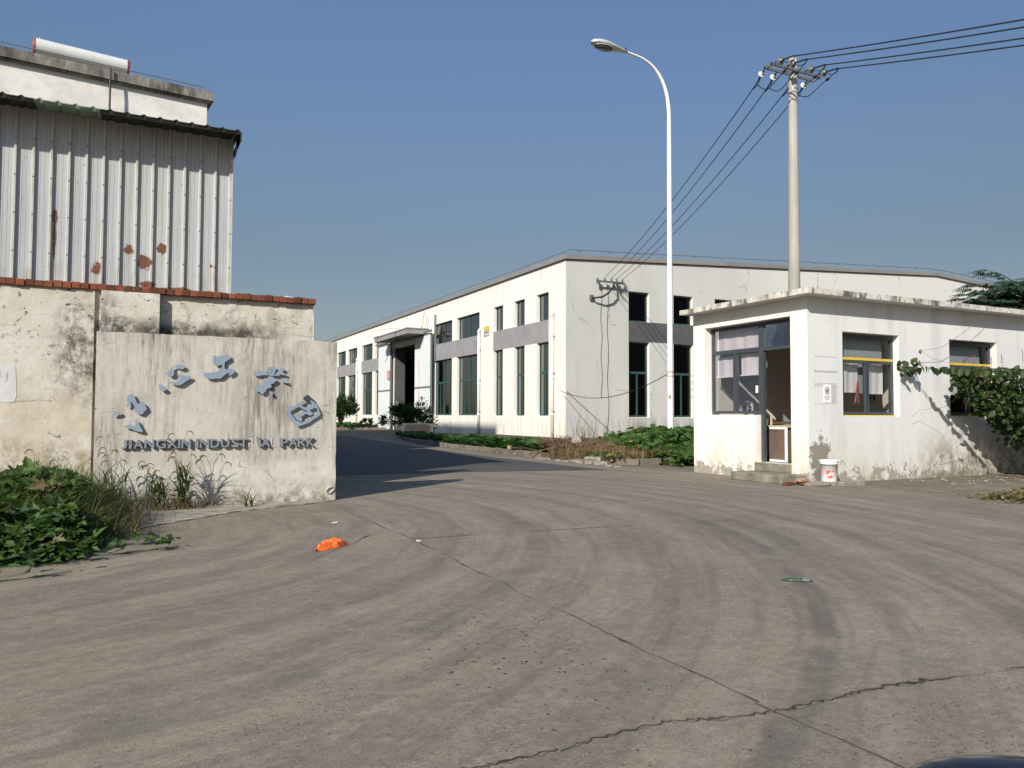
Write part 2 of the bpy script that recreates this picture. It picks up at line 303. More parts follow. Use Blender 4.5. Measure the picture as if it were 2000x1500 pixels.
# factory facades
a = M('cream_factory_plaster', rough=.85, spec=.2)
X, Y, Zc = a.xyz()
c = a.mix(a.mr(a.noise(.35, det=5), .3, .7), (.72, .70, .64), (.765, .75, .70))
c = streaky(a, c, (.56, .49, .37), .6, 2.2, .25, .46, .66, a.mr(Zc, 2.4, .3))
c = streaky(a, c, (.5, .47, .41), .5, 4, .25, .5, .7, None, 4)
c = streaky(a, c, (.34, .31, .26), .6, 8, .6, .5, .66, a.mr(Zc, 1.15, .6), 14)
c = streaky(a, c, (.4, .38, .34), .6, 5, .5, .5, .66, a.mr(Zc, 7.9, 8.5), 24)
a.color(c); a.bump(a.noise(8, det=6), .2, .01); MT['fcream'] = a.m
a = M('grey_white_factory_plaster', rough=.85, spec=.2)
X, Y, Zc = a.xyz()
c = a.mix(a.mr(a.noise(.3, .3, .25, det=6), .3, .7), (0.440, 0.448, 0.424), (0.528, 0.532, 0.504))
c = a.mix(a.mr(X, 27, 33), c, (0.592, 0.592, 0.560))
c = streaky(a, c, (0.336, 0.336, 0.312), .5, 1.6, .18, .46, .7, a.mr(Zc, 6.5, 1), 2)
c = streaky(a, c, (0.200, 0.200, 0.184), .8, 3, .4, .42, .6, a.mul(a.mr(Zc, 1.15, .7), a.mr(X, 21.6, 22)), 2)
v = a.n('ShaderNodeTexVoronoi'); v.feature = 'DISTANCE_TO_EDGE'; a.lk(a.vec(0.336, 0.336, 0.336), v.inputs['Vector']); v.inputs['Scale'].default_value = 1
ck = a.mul(a.mr(a.op('ADD', v.outputs['Distance'], a.op('MULTIPLY', a.noise(2.6, det=4), .08)), .05, .043), a.mr(a.noise(.5, det=3, off=8), .5, .56))
c = a.mix(a.mul(ck, .5), c, (0.240, 0.240, 0.224))
a.color(c); a.bump(a.noise(8, det=6), .2, .01); MT['fgrey'] = a.m
MT['band'] = simple('grey_spandrel_paint', (0.264, 0.260, 0.268), .8, .2, var=.1, sc_=1.2)
MT['bandd'] = simple('dark_spandrel_paint', (0.092, 0.090, 0.094), .8, .2, var=.12, sc_=1.2)
MT['coping'] = simple('grey_coping', (0.216, 0.212, 0.204), .85, .2, var=.12, sc_=.8)
MT['rail'] = simple('rail_steel', (.16, .17, .175), .6, .4, var=.2)
MT['green'] = simple('green_window_frame', (.028, .075, .07), .5, .4, var=.15)
MT['dark'] = simple('dark_interior', (.06, .058, .055), .9, .1)
MT['frame'] = simple('charcoal_window_frame', (.05, .06, .07), .45, .4, var=.12)
MT['yellow'] = simple('yellow_tape', (.62, .44, .05), .6, .3, var=.2, sc_=30)
MT['pvc'] = simple('white_pvc', (.74, .72, .66), .5, .4, var=.08, sc_=3)
MT['doorw'] = None
a = M('painted_steel_door', rough=.6, spec=.3)
c = a.mix(a.mr(a.noise(.7, .7, .3, det=5), .3, .7), (.6, .62, .63), (.71, .73, .74))
c = streaky(a, c, (.45, .46, .46), .5, 5, .3, .5, .7)
a.color(c); MT['doorw'] = a.m

# guard house plaster with peeled base
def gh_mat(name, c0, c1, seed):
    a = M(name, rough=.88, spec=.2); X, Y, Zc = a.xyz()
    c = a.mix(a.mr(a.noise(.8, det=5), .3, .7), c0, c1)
    c = streaky(a, c, tuple(x*.8 for x in c0), .55, 3.5, .5, .48, .7, None, seed)
    c = streaky(a, c, (.5, .43, .3), .5, 2.4, 1.2, .42, .62, a.mr(Zc, 1.1, .3), seed+3)
    n = a.noise(5.5, 5.5, 5.0, det=9, rg=.7, off=seed)
    f = a.mul(a.mr(a.op('ADD', n, a.mr(Zc, .0, .62, .12, -.2)), .55, .575), a.mr(Zc, .75, .6))
    c = a.mix(a.mul(f, .85), c, (.25, .222, .185))
    c = a.mix(a.mul(a.mr(Zc, .55, .0), a.mr(a.noise(9, 9, 5, det=7, rg=.7, off=seed+1), .44, .62), .6), c, (.33, .29, .23))
    return a, c, f
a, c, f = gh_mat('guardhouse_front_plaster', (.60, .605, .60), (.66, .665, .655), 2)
d = a.spot(10.9, .45, .24, .38); d = a.op('ADD', d, a.op('MULTIPLY', a.op('SUBTRACT', a.noise(5.5, det=9, rg=.72, off=4), .5), 3.4))
pf = a.mr(d, 1.0, .9)
X, Y, Zc = a.xyz()
blk = a.mul(a.mr(X, 13.3, 14.2), a.mr(Zc, 1.0, .35), a.mr(a.noise(3, 3, 2.4, det=8, rg=.7, off=14), .4, .56))
c = a.mix(a.mul(blk, .75), c, (.15, .13, .095))
c = a.mix(a.mul(pf, .9), c, (.2, .175, .145))
a.color(c); a.bump(a.op('SUBTRACT', a.noise(7, det=7, rg=.6), a.op('ADD', f, pf)), .4, .012); MT['ghy'] = a.m
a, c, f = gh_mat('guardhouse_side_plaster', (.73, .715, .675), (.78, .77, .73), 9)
a.color(c); a.bump(a.op('SUBTRACT', a.noise(7, det=7, rg=.6), f), .4, .012); MT['ghx'] = a.m
MT['gblind'] = simple('grey_blind', (.36, .39, .40), .9, .1, var=.06, sc_=2)
MT['ghin'] = simple('interior_paint', (.66, .61, .54), .9, .2, var=.08, sc_=1)
MT['step'] = simple('old_concrete_step', (.2, .182, .145), .92, .15, var=.4, sc_=5, bump=.6)
MT['patch'] = simple('whitewash_patch', (.55, .55, .545), .9, .1, var=.08, sc_=9)
MT['stain'] = simple('faint_outline_mark', (.44, .435, .42), .9, .1, var=.2, sc_=20)
MT['paper'] = simple('paper_notice', (.74, .74, .74), .8, .2, var=.08, sc_=20)
MT['ink'] = simple('dark_ink', (.06, .06, .06), .8, .2)
MT['letter'] = simple('blue_grey_letter', (.23, .29, .365), .4, .5, var=.06, sc_=12)
MT['lbox'] = simple('steel_letter', (.21, .235, .27), .45, .5, var=.1, sc_=30)
MT['lside'] = simple('letter_back', (.05, .053, .06), .6, .3)
MT['resid'] = simple('letter_residue', (.52, .49, .43), .9, .1, var=.1, sc_=30)
MT['lampw'] = simple('white_painted_pole', (.8, .79, .76), .4, .5, var=.04, sc_=4)
MT['lampg'] = simple('lamp_housing_silver', (.58, .6, .6), .35, .5, metal=.3, var=.06)
MT['lens'] = simple('lamp_lens', (.12, .13, .13), .15, .6)
a = M('pole_concrete', rough=.85, spec=.2)
c = a.mix(a.mr(a.noise(4, 4, 1.2, det=6), .3, .7), (.29, .275, .245), (.37, .355, .315)); a.color(streaky(a, c, (.2, .19, .165), .5, 14, .5, .5, .7)); a.bump(a.noise(25, det=4), .3, .006); MT['polec'] = a.m
MT['porc'] = simple('white_porcelain', (.6, .61, .62), .2, .6, var=.05)
MT['porcg'] = simple('grey_porcelain', (.13, .145, .15), .25, .6, var=.1)
MT['iron'] = simple('galvanised_iron', (.22, .23, .23), .5, .5, metal=.6, var=.15, sc_=20)
MT['black'] = simple('black_rubber', (.012, .012, .014), .55, .4)
MT['cop'] = simple('cable_brown', (.16, .1, .08), .6, .3)
MT['curtain'] = simple('mauve_blind', (.74, .66, .70), .9, .1, var=.1, sc_=2)
MT['white'] = simple('white_plastic', (.78, .78, .77), .5, .4, var=.05)
MT['pink'] = simple('faded_red_print', (.55, .27, .24), .8, .2, var=.3, sc_=20)
MT['red'] = simple('red_cloth', (.6, .08, .08), .8, .2, var=.2, sc_=20)
MT['tank'] = simple('tank_white_steel', (.6, .61, .6), .3, .5, var=.05, sc_=3)
MT['tankred'] = simple('tank_red_end', (.3, .05, .045), .5, .4)
MT['orange'] = simple('orange_plastic', (.95, .17, .03), .5, .4, var=.15, sc_=20)
MT['greenp'] = simple('green_plastic', (.03, .07, .035), .3, .5, var=.6, sc_=40)
MT['boardr'] = simple('reddish_board', (.25, .165, .115), .85, .2, var=.2, sc_=3)
MT['boardb'] = simple('brown_board', (.13, .09, .065), .85, .2, var=.2, sc_=3)
MT['boardt'] = simple('tan_board_edge', (.5, .4, .27), .8, .2, var=.1, sc_=3)
MT['stick'] = simple('dry_stick', (.18, .12, .078), .9, .1, var=.4, sc_=6)
MT['cartop'] = simple('car_paint_black', (.012, .013, .016), .18, .6, var=.1)

def glass(name, tint, gloss=1.0, rough=.02, gc=(.85, .9, .95)):
    m_ = bpy.data.materials.new(name); m_.use_nodes = True; t = m_.node_tree; t.nodes.clear()
    o = t.nodes.new('ShaderNodeOutputMaterial'); tr = t.nodes.new('ShaderNodeBsdfTransparent'); gl = t.nodes.new('ShaderNodeBsdfGlossy')
    mx = t.nodes.new('ShaderNodeMixShader'); fr = t.nodes.new('ShaderNodeFresnel'); fr.inputs[0].default_value = 1.5
    mu = t.nodes.new('ShaderNodeMath'); mu.operation = 'MULTIPLY'; mu.inputs[1].default_value = gloss; mu.use_clamp = True
    nz = t.nodes.new('ShaderNodeTexNoise'); nz.inputs['Scale'].default_value = 1.3
    bp = t.nodes.new('ShaderNodeBump'); bp.inputs['Strength'].default_value = .04; bp.inputs['Distance'].default_value = .2
    g = t.nodes.new('ShaderNodeNewGeometry')
    L = t.links.new; L(g.outputs[0], nz.inputs[0]); L(nz.outputs[0], bp.inputs['Height']); L(bp.outputs[0], gl.inputs['Normal'])
    tr.inputs[0].default_value = (*tint, 1); gl.inputs[0].default_value = (*gc, 1); gl.inputs[1].default_value = rough
    L(fr.outputs[0], mu.inputs[0]); L(mu.outputs[0], mx.inputs[0]); L(tr.outputs[0], mx.inputs[1]); L(gl.outputs[0], mx.inputs[2]); L(mx.outputs[0], o.inputs[0])
    return m_
MT['glassf'] = glass('dusty_factory_glass', (.34, .36, .36), .5, .05, (.62, .64, .66))
MT['glassg'] = glass('guardhouse_glass', (.93, .94, .94), .45, .02)
MT['glasst'] = glass('tinted_transom_glass', (.35, .45, .45), 1.6, .03)

def leafmat(name, c0, c1, c2=None, tl=.35, rough=.55):
    a = M(name, c0, rough, .35)
    c = a.mix(a.island(), c0, c1)
    if c2: c = a.mix(a.mul(a.mr(a.noise(9, det=3, off=4), .55, .68), .8), c, c2)
    c = a.mix(a.mul(a.mr(a.noise(1.8, det=3), .4, .65), .3), c, tuple(x*.6 for x in c0))
    a.color(c)
    o = a.t.nodes['Material Output']; mx = a.n('ShaderNodeMixShader'); tr = a.n('ShaderNodeBsdfTranslucent')
    mm = a.n('ShaderNodeMix'); mm.data_type = 'RGBA'; mm.blend_type = 'MULTIPLY'; mm.inputs[0].default_value = 1; a.lk(c, mm.inputs[6]); mm.inputs[7].default_value = (1.25, 1.35, .6, 1)
    a.lk(mm.outputs[2], tr.inputs[0]); mx.inputs[0].default_value = tl
    a.lk(a.b.outputs[0], mx.inputs[1]); a.lk(tr.outputs[0], mx.inputs[2]); a.lk(mx.outputs[0], o.inputs[0])
    return a.m
MT['l_weed'] = leafmat('lobed_leaf', (.03, .07, .018), (.075, .14, .028), (.11, .17, .035))
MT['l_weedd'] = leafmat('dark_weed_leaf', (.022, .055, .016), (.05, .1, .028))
MT['l_grass'] = leafmat('grass_blade', (.05, .085, .02), (.11, .135, .04), (.2, .17, .075))
MT['l_dry'] = leafmat('dry_grass', (.19, .125, .062), (.31, .225, .12), (.15, .095, .05), .2)
MT['l_old'] = leafmat('withered_leaf', (.10, .085, .035), (.2, .15, .07), (.1, .12, .04), .2)
MT['l_cab'] = leafmat('cabbage_leaf', (.03, .085, .022), (.07, .15, .04))
MT['l_sq'] = leafmat('squash_leaf', (.032, .085, .016), (.085, .16, .03), (.15, .18, .04))
MT['l_bean'] = leafmat('bean_leaf', (.018, .042, .012), (.055, .098, .018), (.03, .018, .02), .4)
MT['l_shrub'] = leafmat('shrub_leaf', (.018, .045, .014), (.045, .085, .025))
MT['l_tree'] = leafmat('feathery_leaf', (.012, .038, .02), (.03, .07, .035), None, .15)
MT['flower'] = simple('purple_flower', (.3, .08, .25), .7, .2)
MT['yflower'] = simple('yellow_leaf', (.6, .45, .05), .7, .2)
MT['bark'] = simple('bark', (.09, .065, .045), .9, .1, var=.3, sc_=12)

# ------------------------------------------------------------ mesh builder and tagging
class MB:
    def __init__(s): s.v = []; s.f = []; s.mi = []
    def face(s, pts, mi=0):
        b = len(s.v); s.v += [tuple(p) for p in pts]; s.f.append(tuple(range(b, b+len(pts)))); s.mi.append(mi)
    def raw(s, V, Fc, mi=0):
        b = len(s.v); s.v += [tuple(p) for p in V]; s.f += [tuple(b+i for i in f) for f in Fc]; s.mi += [mi]*len(Fc)
    def box(s, x0, x1, y0, y1, z0, z1, mi=0, M_=None, jit=0):
        P = [Vector((x, y, z)) for x in (x0, x1) for y in (y0, y1) for z in (z0, z1)]
        if jit: P = [p + Vector([random.uniform(-jit, jit) for _ in range(3)]) for p in P]
        if M_: P = [M_ @ p for p in P]
        s.raw(P, [(0, 1, 3, 2), (4, 6, 7, 5), (0, 4, 5, 1), (2, 3, 7, 6), (0, 2, 6, 4), (1, 5, 7, 3)], mi)
    def prism(s, pts, d, mi=0, mis=None):          # planar polygon extruded by vector d
        n = len(pts); A = [Vector(p) for p in pts]; B = [p + d for p in A]
        b = len(s.v); s.v += [tuple(p) for p in A+B]
        s.f.append(tuple(range(b, b+n))); s.mi.append(mi); s.f.append(tuple(range(b+2*n-1, b+n-1, -1))); s.mi.append(mi)
        for i in range(n):
            j = (i+1) % n; s.f.append((b+i, b+n+i, b+n+j, b+j)); s.mi.append(mi if mis is None else mis)
    def tube(s, pts, r, seg=8, mi=0, cap=True):
        pts = [Vector(p) for p in pts]; n = len(pts); rr = r if isinstance(r, (list, tuple)) else [r]*n
        b = len(s.v); prev = None
        for i, p in enumerate(pts):
            d = (pts[min(i+1, n-1)] - pts[max(i-1, 0)]).normalized()
            if prev is None:
                u = d.orthogonal().normalized()
            else:
                u = (prev - d*prev.dot(d)); u = u.normalized() if u.length > 1e-6 else d.orthogonal().normalized()
            prev = u; v = d.cross(u)
            for k in range(seg):
                t = 2*math.pi*k/seg; s.v.append(tuple(p + (u*math.cos(t) + v*math.sin(t))*rr[i]))
        for i in range(n-1):
            for k in range(seg):
                k2 = (k+1) % seg; s.f.append((b+i*seg+k, b+i*seg+k2, b+(i+1)*seg+k2, b+(i+1)*seg+k)); s.mi.append(mi)
        if cap:
            s.f.append(tuple(b+k for k in range(seg-1, -1, -1))); s.mi.append(mi)
            s.f.append(tuple(b+(n-1)*seg+k for k in range(seg))); s.mi.append(mi)
    def lathe(s, o, ax, prof, seg=16, mi=0):       # prof: (dist along ax, radius)
        ax = Vector(ax).normalized(); o = Vector(o); u = ax.orthogonal().normalized(); v = ax.cross(u); b = len(s.v)
        for (h, r) in prof:
            for k in range(seg):
                t = 2*math.pi*k/seg; s.v.append(tuple(o + ax*h + (u*math.cos(t)+v*math.sin(t))*max(r, 1e-4)))
        for i in range(len(prof)-1):
            for k in range(seg):
                k2 = (k+1) % seg; s.f.append((b+i*seg+k, b+i*seg+k2, b+(i+1)*seg+k2, b+(i+1)*seg+k)); s.mi.append(mi)
    def build(s, name, mats, parent=None, smooth=False, loc=None):
        if not isinstance(mats, (list, tuple)): mats = [mats]
        me = bpy.data.meshes.new(name)
        L = Vector(loc) if loc else Vector((0, 0, 0))
        if parent is not None: L = Vector(parent['_o']) if '_o' in parent else Vector((0, 0, 0))
        me.from_pydata([(x-L.x, y-L.y, z-L.z) for x, y, z in s.v], [], s.f)
        for mm in mats: me.materials.append(MT[mm] if isinstance(mm, str) else mm)
        me.polygons.foreach_set('material_index', s.mi)
        if smooth: me.polygons.foreach_set('use_smooth', [True]*len(s.f))
        me.update()
        o = bpy.data.objects.new(name, me); col.objects.link(o)
        if parent is not None: o.parent = parent; o['_o'] = list(L)
        else: o.location = L; o['_o'] = list(L)
        return o
def tag(o, label=None, cat=None, group=None, kind=None):
    if label: o['label'] = label
    if cat: o['category'] = cat
    if group: o['group'] = group
    if kind: o['kind'] = kind
    return o
def thing(name, loc, label, cat, group=None):
    o = bpy.data.objects.new(name, None); col.objects.link(o); o.location = loc; o['_o'] = list(loc)
    o.empty_display_size = .2
    return tag(o, label, cat, group)
def bx(x0, x1, y0, y1, z0, z1, jit=0):
    m_ = MB(); m_.box(x0, x1, y0, y1, z0, z1, jit=jit); return m_
def bevel(o, wd=.01, seg=2):
    b = o.modifiers.new('bevel', 'BEVEL'); b.width = wd; b.segments = seg; b.limit_method = 'ANGLE'; b.angle_limit = R(40); return o
def PT(ax, pl, u, d, z): return (u, pl+d, z) if ax == 'Y' else (pl+d, u, z)
def abox(m_, ax, pl, u0, u1, d0, d1, z0, z1, mi=0):
    if ax == 'Y': m_.box(u0, u1, pl+d0, pl+d1, z0, z1, mi)
    else: m_.box(pl+d0, pl+d1, u0, u1, z0, z1, mi)
def wall_open(m_, ax, pl, u0, u1, z0, z1, th, ops, mi=0, mr=None, band=None, mb=0, back=None):
    """wall in plane ax=pl with rectangular openings; front, back and reveals"""
    if mr is None: mr = mi
    if back is None: back = mi
    us = sorted({u0, u1, *[o[0] for o in ops], *[o[1] for o in ops], *([b[0] for b in band] if band else []), *([b[1] for b in band] if band else [])})
    zs = sorted({z0, z1, *[o[2] for o in ops], *[o[3] for o in ops], *([b[2] for b in band] if band else []), *([b[3] for b in band] if band else [])})
    def isop(i, j):
        if i < 0 or j < 0 or i >= len(us)-1 or j >= len(zs)-1: return None
        a_, b_ = (us[i]+us[i+1])/2, (zs[j]+zs[j+1])/2
        return any(o[0] < a_ < o[1] and o[2] < b_ < o[3] for o in ops)
    for i in range(len(us)-1):
        for j in range(len(zs)-1):
            if isop(i, j): continue
            a0, a1, b0, b1 = us[i], us[i+1], zs[j], zs[j+1]
            mm = mi
            if band and any(b[0] < (a0+a1)/2 < b[1] and b[2] < (b0+b1)/2 < b[3] for b in band): mm = mb
            m_.face([PT(ax, pl, a0, 0, b0), PT(ax, pl, a1, 0, b0), PT(ax, pl, a1, 0, b1), PT(ax, pl, a0, 0, b1)], mm)
            m_.face([PT(ax, pl, a0, th, b0), PT(ax, pl, a0, th, b1), PT(ax, pl, a1, th, b1), PT(ax, pl, a1, th, b0)], back)
            for (di, dj, q) in ((-1, 0, ((a0, b0), (a0, b1))), (1, 0, ((a1, b0), (a1, b1))), (0, -1, ((a0, b0), (a1, b0))), (0, 1, ((a0, b1), (a1, b1)))):
                if isop(i+di, j+dj):
                    (p, q_), (r_, s_) = q
                    m_.face([PT(ax, pl, p, 0, q_), PT(ax, pl, r_, 0, s_), PT(ax, pl, r_, th, s_), PT(ax, pl, p, th, q_)], mr if mr is not None else mi)
def window(parent, ax, pl, u0, u1, z0, z1, d, fr, gl, vs=(), hs=(), w_=.05, t=.05, low=None, name='window'):
    """frame mesh with a pane child. vs/hs: mullions (u, za, zb) and transoms (z)"""
    f = MB()
    abox(f, ax, pl, u0, u0+w_, d, d+t, z0, z1); abox(f, ax, pl, u1-w_, u1, d, d+t, z0, z1)
    abox(f, ax, pl, u0+w_, u1-w_, d, d+t, z0, z0+w_); abox(f, ax, pl, u0+w_, u1-w_, d, d+t, z1-w_, z1)
    for h in hs: abox(f, ax, pl, u0+w_, u1-w_, d-.004, d+t, h-w_*.7, h+w_*.7)
    for (u, a_, b_) in vs: abox(f, ax, pl, u-w_*.45, u+w_*.45, d-.008, d+t-.005, a_, b_)
    fo = f.build(name, fr, parent)
    p = MB(); abox(p, ax, pl, u0+w_*.5, u1-w_*.5, d+t*.5, d+t*.5+.004, z0+w_*.5, z1-w_*.5)
    # keep single sheet
    p2 = MB(); p2.face([PT(ax, pl, u0+w_, d+t*.5, z0+w_), PT(ax, pl, u1-w_, d+t*.5, z0+w_), PT(ax, pl, u1-w_, d+t*.5, z1-w_), PT(ax, pl, u0+w_, d+t*.5, z1-w_)])
    p2.build('pane', gl, fo)
    return fo

# leaves ------------------------------------------------------------------
SH = {'heart': [(0, -.1), (.3, -.16), (.5, .08), (.47, .38), (.28, .72), (0, 1)],
      'lobed': [(0, 0), (.12, -.14), (.46, -.12), (.28, .12), (.66, .36), (.58, .47), (.24, .40), (.3, .64), (.15, .8), (0, 1.05)],
      'round': [(0, 0), (.35, -.05), (.55, .3), (.48, .65), (.25, .92), (0, 1)],
      'lance': [(0, 0), (.12, .2), (.16, .45), (.09, .8), (0, 1)],
      'fine': [(0, 0), (.1, .3), (.09, .7), (0, 1)]}
def leaf(m_, p, d, n, s, sh='heart', mi=0, fold=.25, droop=.15):
    d = d.normalized(); n = (n - d*n.dot(d))
    if n.length < 1e-4: n = d.orthogonal()
    n.normalize(); u = d.cross(n)
    b = len(m_.v); H = SH[sh]; k = len(H)
    for sg in (1, -1):
        for (a_, c_) in H:
            if sg == -1 and (a_ == 0): continue
            q = p + d*(c_*s) + u*(sg*a_*s) + n*(abs(a_)*fold*s - droop*c_*c_*s)
            m_.v.append((q.x, q.y, q.z))
    m_.f.append(tuple(range(b, b+k))); m_.mi.append(mi)
    m_.f.append((b, b+k-1, *[b+k+i for i in range(k-3, -1, -1)])); m_.mi.append(mi)
def rv(a_=1): return Vector((random.uniform(-a_, a_), random.uniform(-a_, a_), random.uniform(-a_, a_)))
def blade(m_, p, az, L, wd, lean=.3, bend=1.0, seg=4, mi=0):
    h = Vector((math.cos(az), math.sin(az), 0)); sd = Vector((-h.y, h.x, 0)); b = len(m_.v); q = Vector(p); th = lean
    for i in range(seg+1):
        t = i/seg; ww = wd*(1-t**2)*.5 + .0006
        m_.v.append(tuple(q - sd*ww)); m_.v.append(tuple(q + sd*ww))
        q = q + (h*math.sin(th) + Z*math.cos(th))*(L/seg); th += bend/seg
    for i in range(seg): m_.f.append((b+2*i, b+2*i+1, b+2*i+3, b+2*i+2)); m_.mi.append(mi)
    return q
CHARS=[[[[-0.021,1.391],[-0.004,1.41],[0.019,1.425],[0.04,1.42],[0.053,1.403],[0.064,1.373],[0.079,1.343],[0.089,1.316],[0.098,1.301],[0.114,1.305],[0.12,1.322],[0.137,1.332],[0.154,1.321],[0.179,1.291],[0.193,1.26],[0.203,1.234],[0.184,1.218],[0.151,1.172],[0.127,1.17],[0.092,1.183],[0.068,1.2],[0.065,1.259],[0.053,1.278],[0.046,1.293],[0.038,1.308],[0.021,1.327],[0.017,1.293],[0.002,1.278],[-0.015,1.259],[-0.03,1.272],[-0.019,1.293],[-0.019,1.323],[-0.025,1.345]],[[-0.185,1.166],[-0.154,1.19],[-0.136,1.19],[-0.121,1.207],[-0.101,1.203],[-0.087,1.19],[-0.097,1.173],[-0.114,1.16],[-0.14,1.159],[-0.17,1.152]],[[-0.055,1.023],[-0.023,1.036],[0.003,1.042],[0.031,1.036],[0.068,1.024],[0.077,1.032],[0.076,1.077],[0.07,1.092],[0.078,1.108],[0.105,1.081],[0.119,1.047],[0.144,0.997],[0.165,0.963],[0.155,0.954],[0.124,0.954],[0.09,0.964],[0.062,0.975],[0.035,0.99],[0.008,1.002],[-0.023,1.004]]],[[[0.409,1.694],[0.417,1.701],[0.431,1.698],[0.452,1.726],[0.464,1.754],[0.489,1.779],[0.514,1.792],[0.542,1.803],[0.571,1.806],[0.606,1.8],[0.626,1.78],[0.629,1.768],[0.604,1.746],[0.578,1.747],[0.553,1.753],[0.521,1.769],[0.496,1.77],[0.486,1.755],[0.487,1.734],[0.501,1.727],[0.502,1.672],[0.485,1.651],[0.463,1.647],[0.438,1.66],[0.422,1.677]],[[0.452,1.578],[0.468,1.582],[0.499,1.581],[0.531,1.587],[0.568,1.608],[0.579,1.626],[0.568,1.643],[0.536,1.666],[0.535,1.678],[0.567,1.672],[0.612,1.668],[0.654,1.662],[0.692,1.663],[0.704,1.646],[0.699,1.634],[0.664,1.607],[0.626,1.582],[0.601,1.557],[0.576,1.543],[0.538,1.54],[0.5,1.55],[0.468,1.564]],[[0.337,1.56],[0.359,1.545],[0.381,1.521],[0.403,1.505],[0.421,1.488],[0.407,1.47],[0.385,1.463],[0.364,1.466],[0.341,1.486],[0.33,1.514],[0.332,1.541]]],[[[0.956,1.876],[0.962,1.908],[0.979,1.921],[1.022,1.923],[1.061,1.935],[1.104,1.942],[1.148,1.949],[1.165,1.934],[1.165,1.916],[1.171,1.9],[1.142,1.879],[1.106,1.85],[1.1,1.821],[1.101,1.786],[1.103,1.759],[1.131,1.76],[1.164,1.77],[1.198,1.769],[1.225,1.75],[1.226,1.732],[1.209,1.703],[1.183,1.685],[1.149,1.68],[1.16,1.709],[1.152,1.721],[1.119,1.697],[1.086,1.665],[1.053,1.637],[1.0,1.638],[0.961,1.628],[0.911,1.63],[0.878,1.649],[0.855,1.669],[0.85,1.687],[0.867,1.712],[0.913,1.708],[0.966,1.716],[1.012,1.725],[1.038,1.748],[1.061,1.777],[1.077,1.806],[1.073,1.818],[1.044,1.809],[1.01,1.802],[0.977,1.817],[0.96,1.845]]],[[[1.463,1.711],[1.473,1.736],[1.497,1.746],[1.542,1.744],[1.584,1.739],[1.622,1.73],[1.664,1.716],[1.686,1.717],[1.685,1.746],[1.692,1.768],[1.667,1.754],[1.639,1.757],[1.647,1.799],[1.656,1.81],[1.681,1.802],[1.702,1.803],[1.712,1.834],[1.733,1.811],[1.748,1.795],[1.776,1.79],[1.752,1.773],[1.738,1.744],[1.728,1.714],[1.725,1.69],[1.686,1.693],[1.637,1.697],[1.595,1.698],[1.56,1.693],[1.526,1.68],[1.498,1.686],[1.467,1.696]],[[1.732,1.692],[1.735,1.711],[1.759,1.737],[1.787,1.763],[1.808,1.797],[1.829,1.809],[1.861,1.788],[1.841,1.758],[1.83,1.739],[1.852,1.732],[1.87,1.725],[1.884,1.707],[1.866,1.698],[1.831,1.706],[1.802,1.711],[1.778,1.697],[1.753,1.689]],[[1.636,1.654],[1.644,1.676],[1.672,1.682],[1.707,1.674],[1.743,1.656],[1.764,1.635],[1.757,1.622],[1.726,1.608],[1.737,1.596],[1.688,1.582],[1.688,1.564],[1.697,1.542],[1.674,1.527],[1.643,1.523],[1.619,1.494],[1.602,1.464],[1.585,1.439],[1.56,1.453],[1.539,1.474],[1.515,1.474],[1.48,1.498],[1.483,1.524],[1.497,1.546],[1.531,1.539],[1.553,1.503],[1.584,1.518],[1.592,1.533],[1.55,1.536],[1.552,1.558],[1.569,1.576],[1.593,1.58],[1.603,1.602],[1.593,1.609],[1.603,1.631],[1.638,1.636],[1.669,1.64],[1.645,1.643]],[[1.796,1.672],[1.821,1.662],[1.849,1.651],[1.885,1.634],[1.911,1.605],[1.897,1.594],[1.857,1.604],[1.818,1.621],[1.807,1.636],[1.832,1.644]],[[1.671,1.495],[1.689,1.484],[1.711,1.455],[1.711,1.433],[1.694,1.424],[1.672,1.44],[1.663,1.462]]],[[[2.138,1.373],[2.076,1.342],[1.997,1.297],[1.919,1.26],[1.913,1.212],[1.915,1.168],[1.935,1.128],[2.045,1.011],[2.11,1.033],[2.171,1.058],[2.255,1.114],[2.332,1.159],[2.339,1.203],[2.327,1.248],[2.308,1.285],[2.267,1.341],[2.222,1.37],[2.204,1.359],[2.222,1.329],[2.252,1.311],[2.275,1.285],[2.297,1.263],[2.313,1.218],[2.298,1.188],[2.225,1.143],[2.171,1.103],[2.08,1.062],[2.026,1.092],[1.989,1.139],[1.934,1.209],[2.048,1.276],[2.084,1.305],[2.127,1.328],[2.14,1.354]],[[2.052,1.283],[2.091,1.298],[2.128,1.276],[2.165,1.258],[2.168,1.28],[2.161,1.299],[2.179,1.312],[2.208,1.299],[2.245,1.303],[2.264,1.285],[2.253,1.259],[2.224,1.245],[2.198,1.236],[2.224,1.214],[2.246,1.192],[2.236,1.173],[2.21,1.162],[2.17,1.177],[2.14,1.186],[2.13,1.169],[2.093,1.156],[2.086,1.147],[2.101,1.114],[2.098,1.08],[2.076,1.08],[2.054,1.103],[2.029,1.11],[2.0,1.143],[1.992,1.165],[2.006,1.172],[2.05,1.165],[2.053,1.187],[2.086,1.195],[2.096,1.224],[2.125,1.225],[2.169,1.21],[2.187,1.21],[2.143,1.232],[2.092,1.258]],[[2.112,1.398],[2.166,1.447],[2.184,1.442],[2.27,1.367],[2.263,1.344],[2.244,1.355],[2.218,1.37],[2.204,1.355],[2.2,1.332],[2.167,1.347],[2.141,1.362]]]]
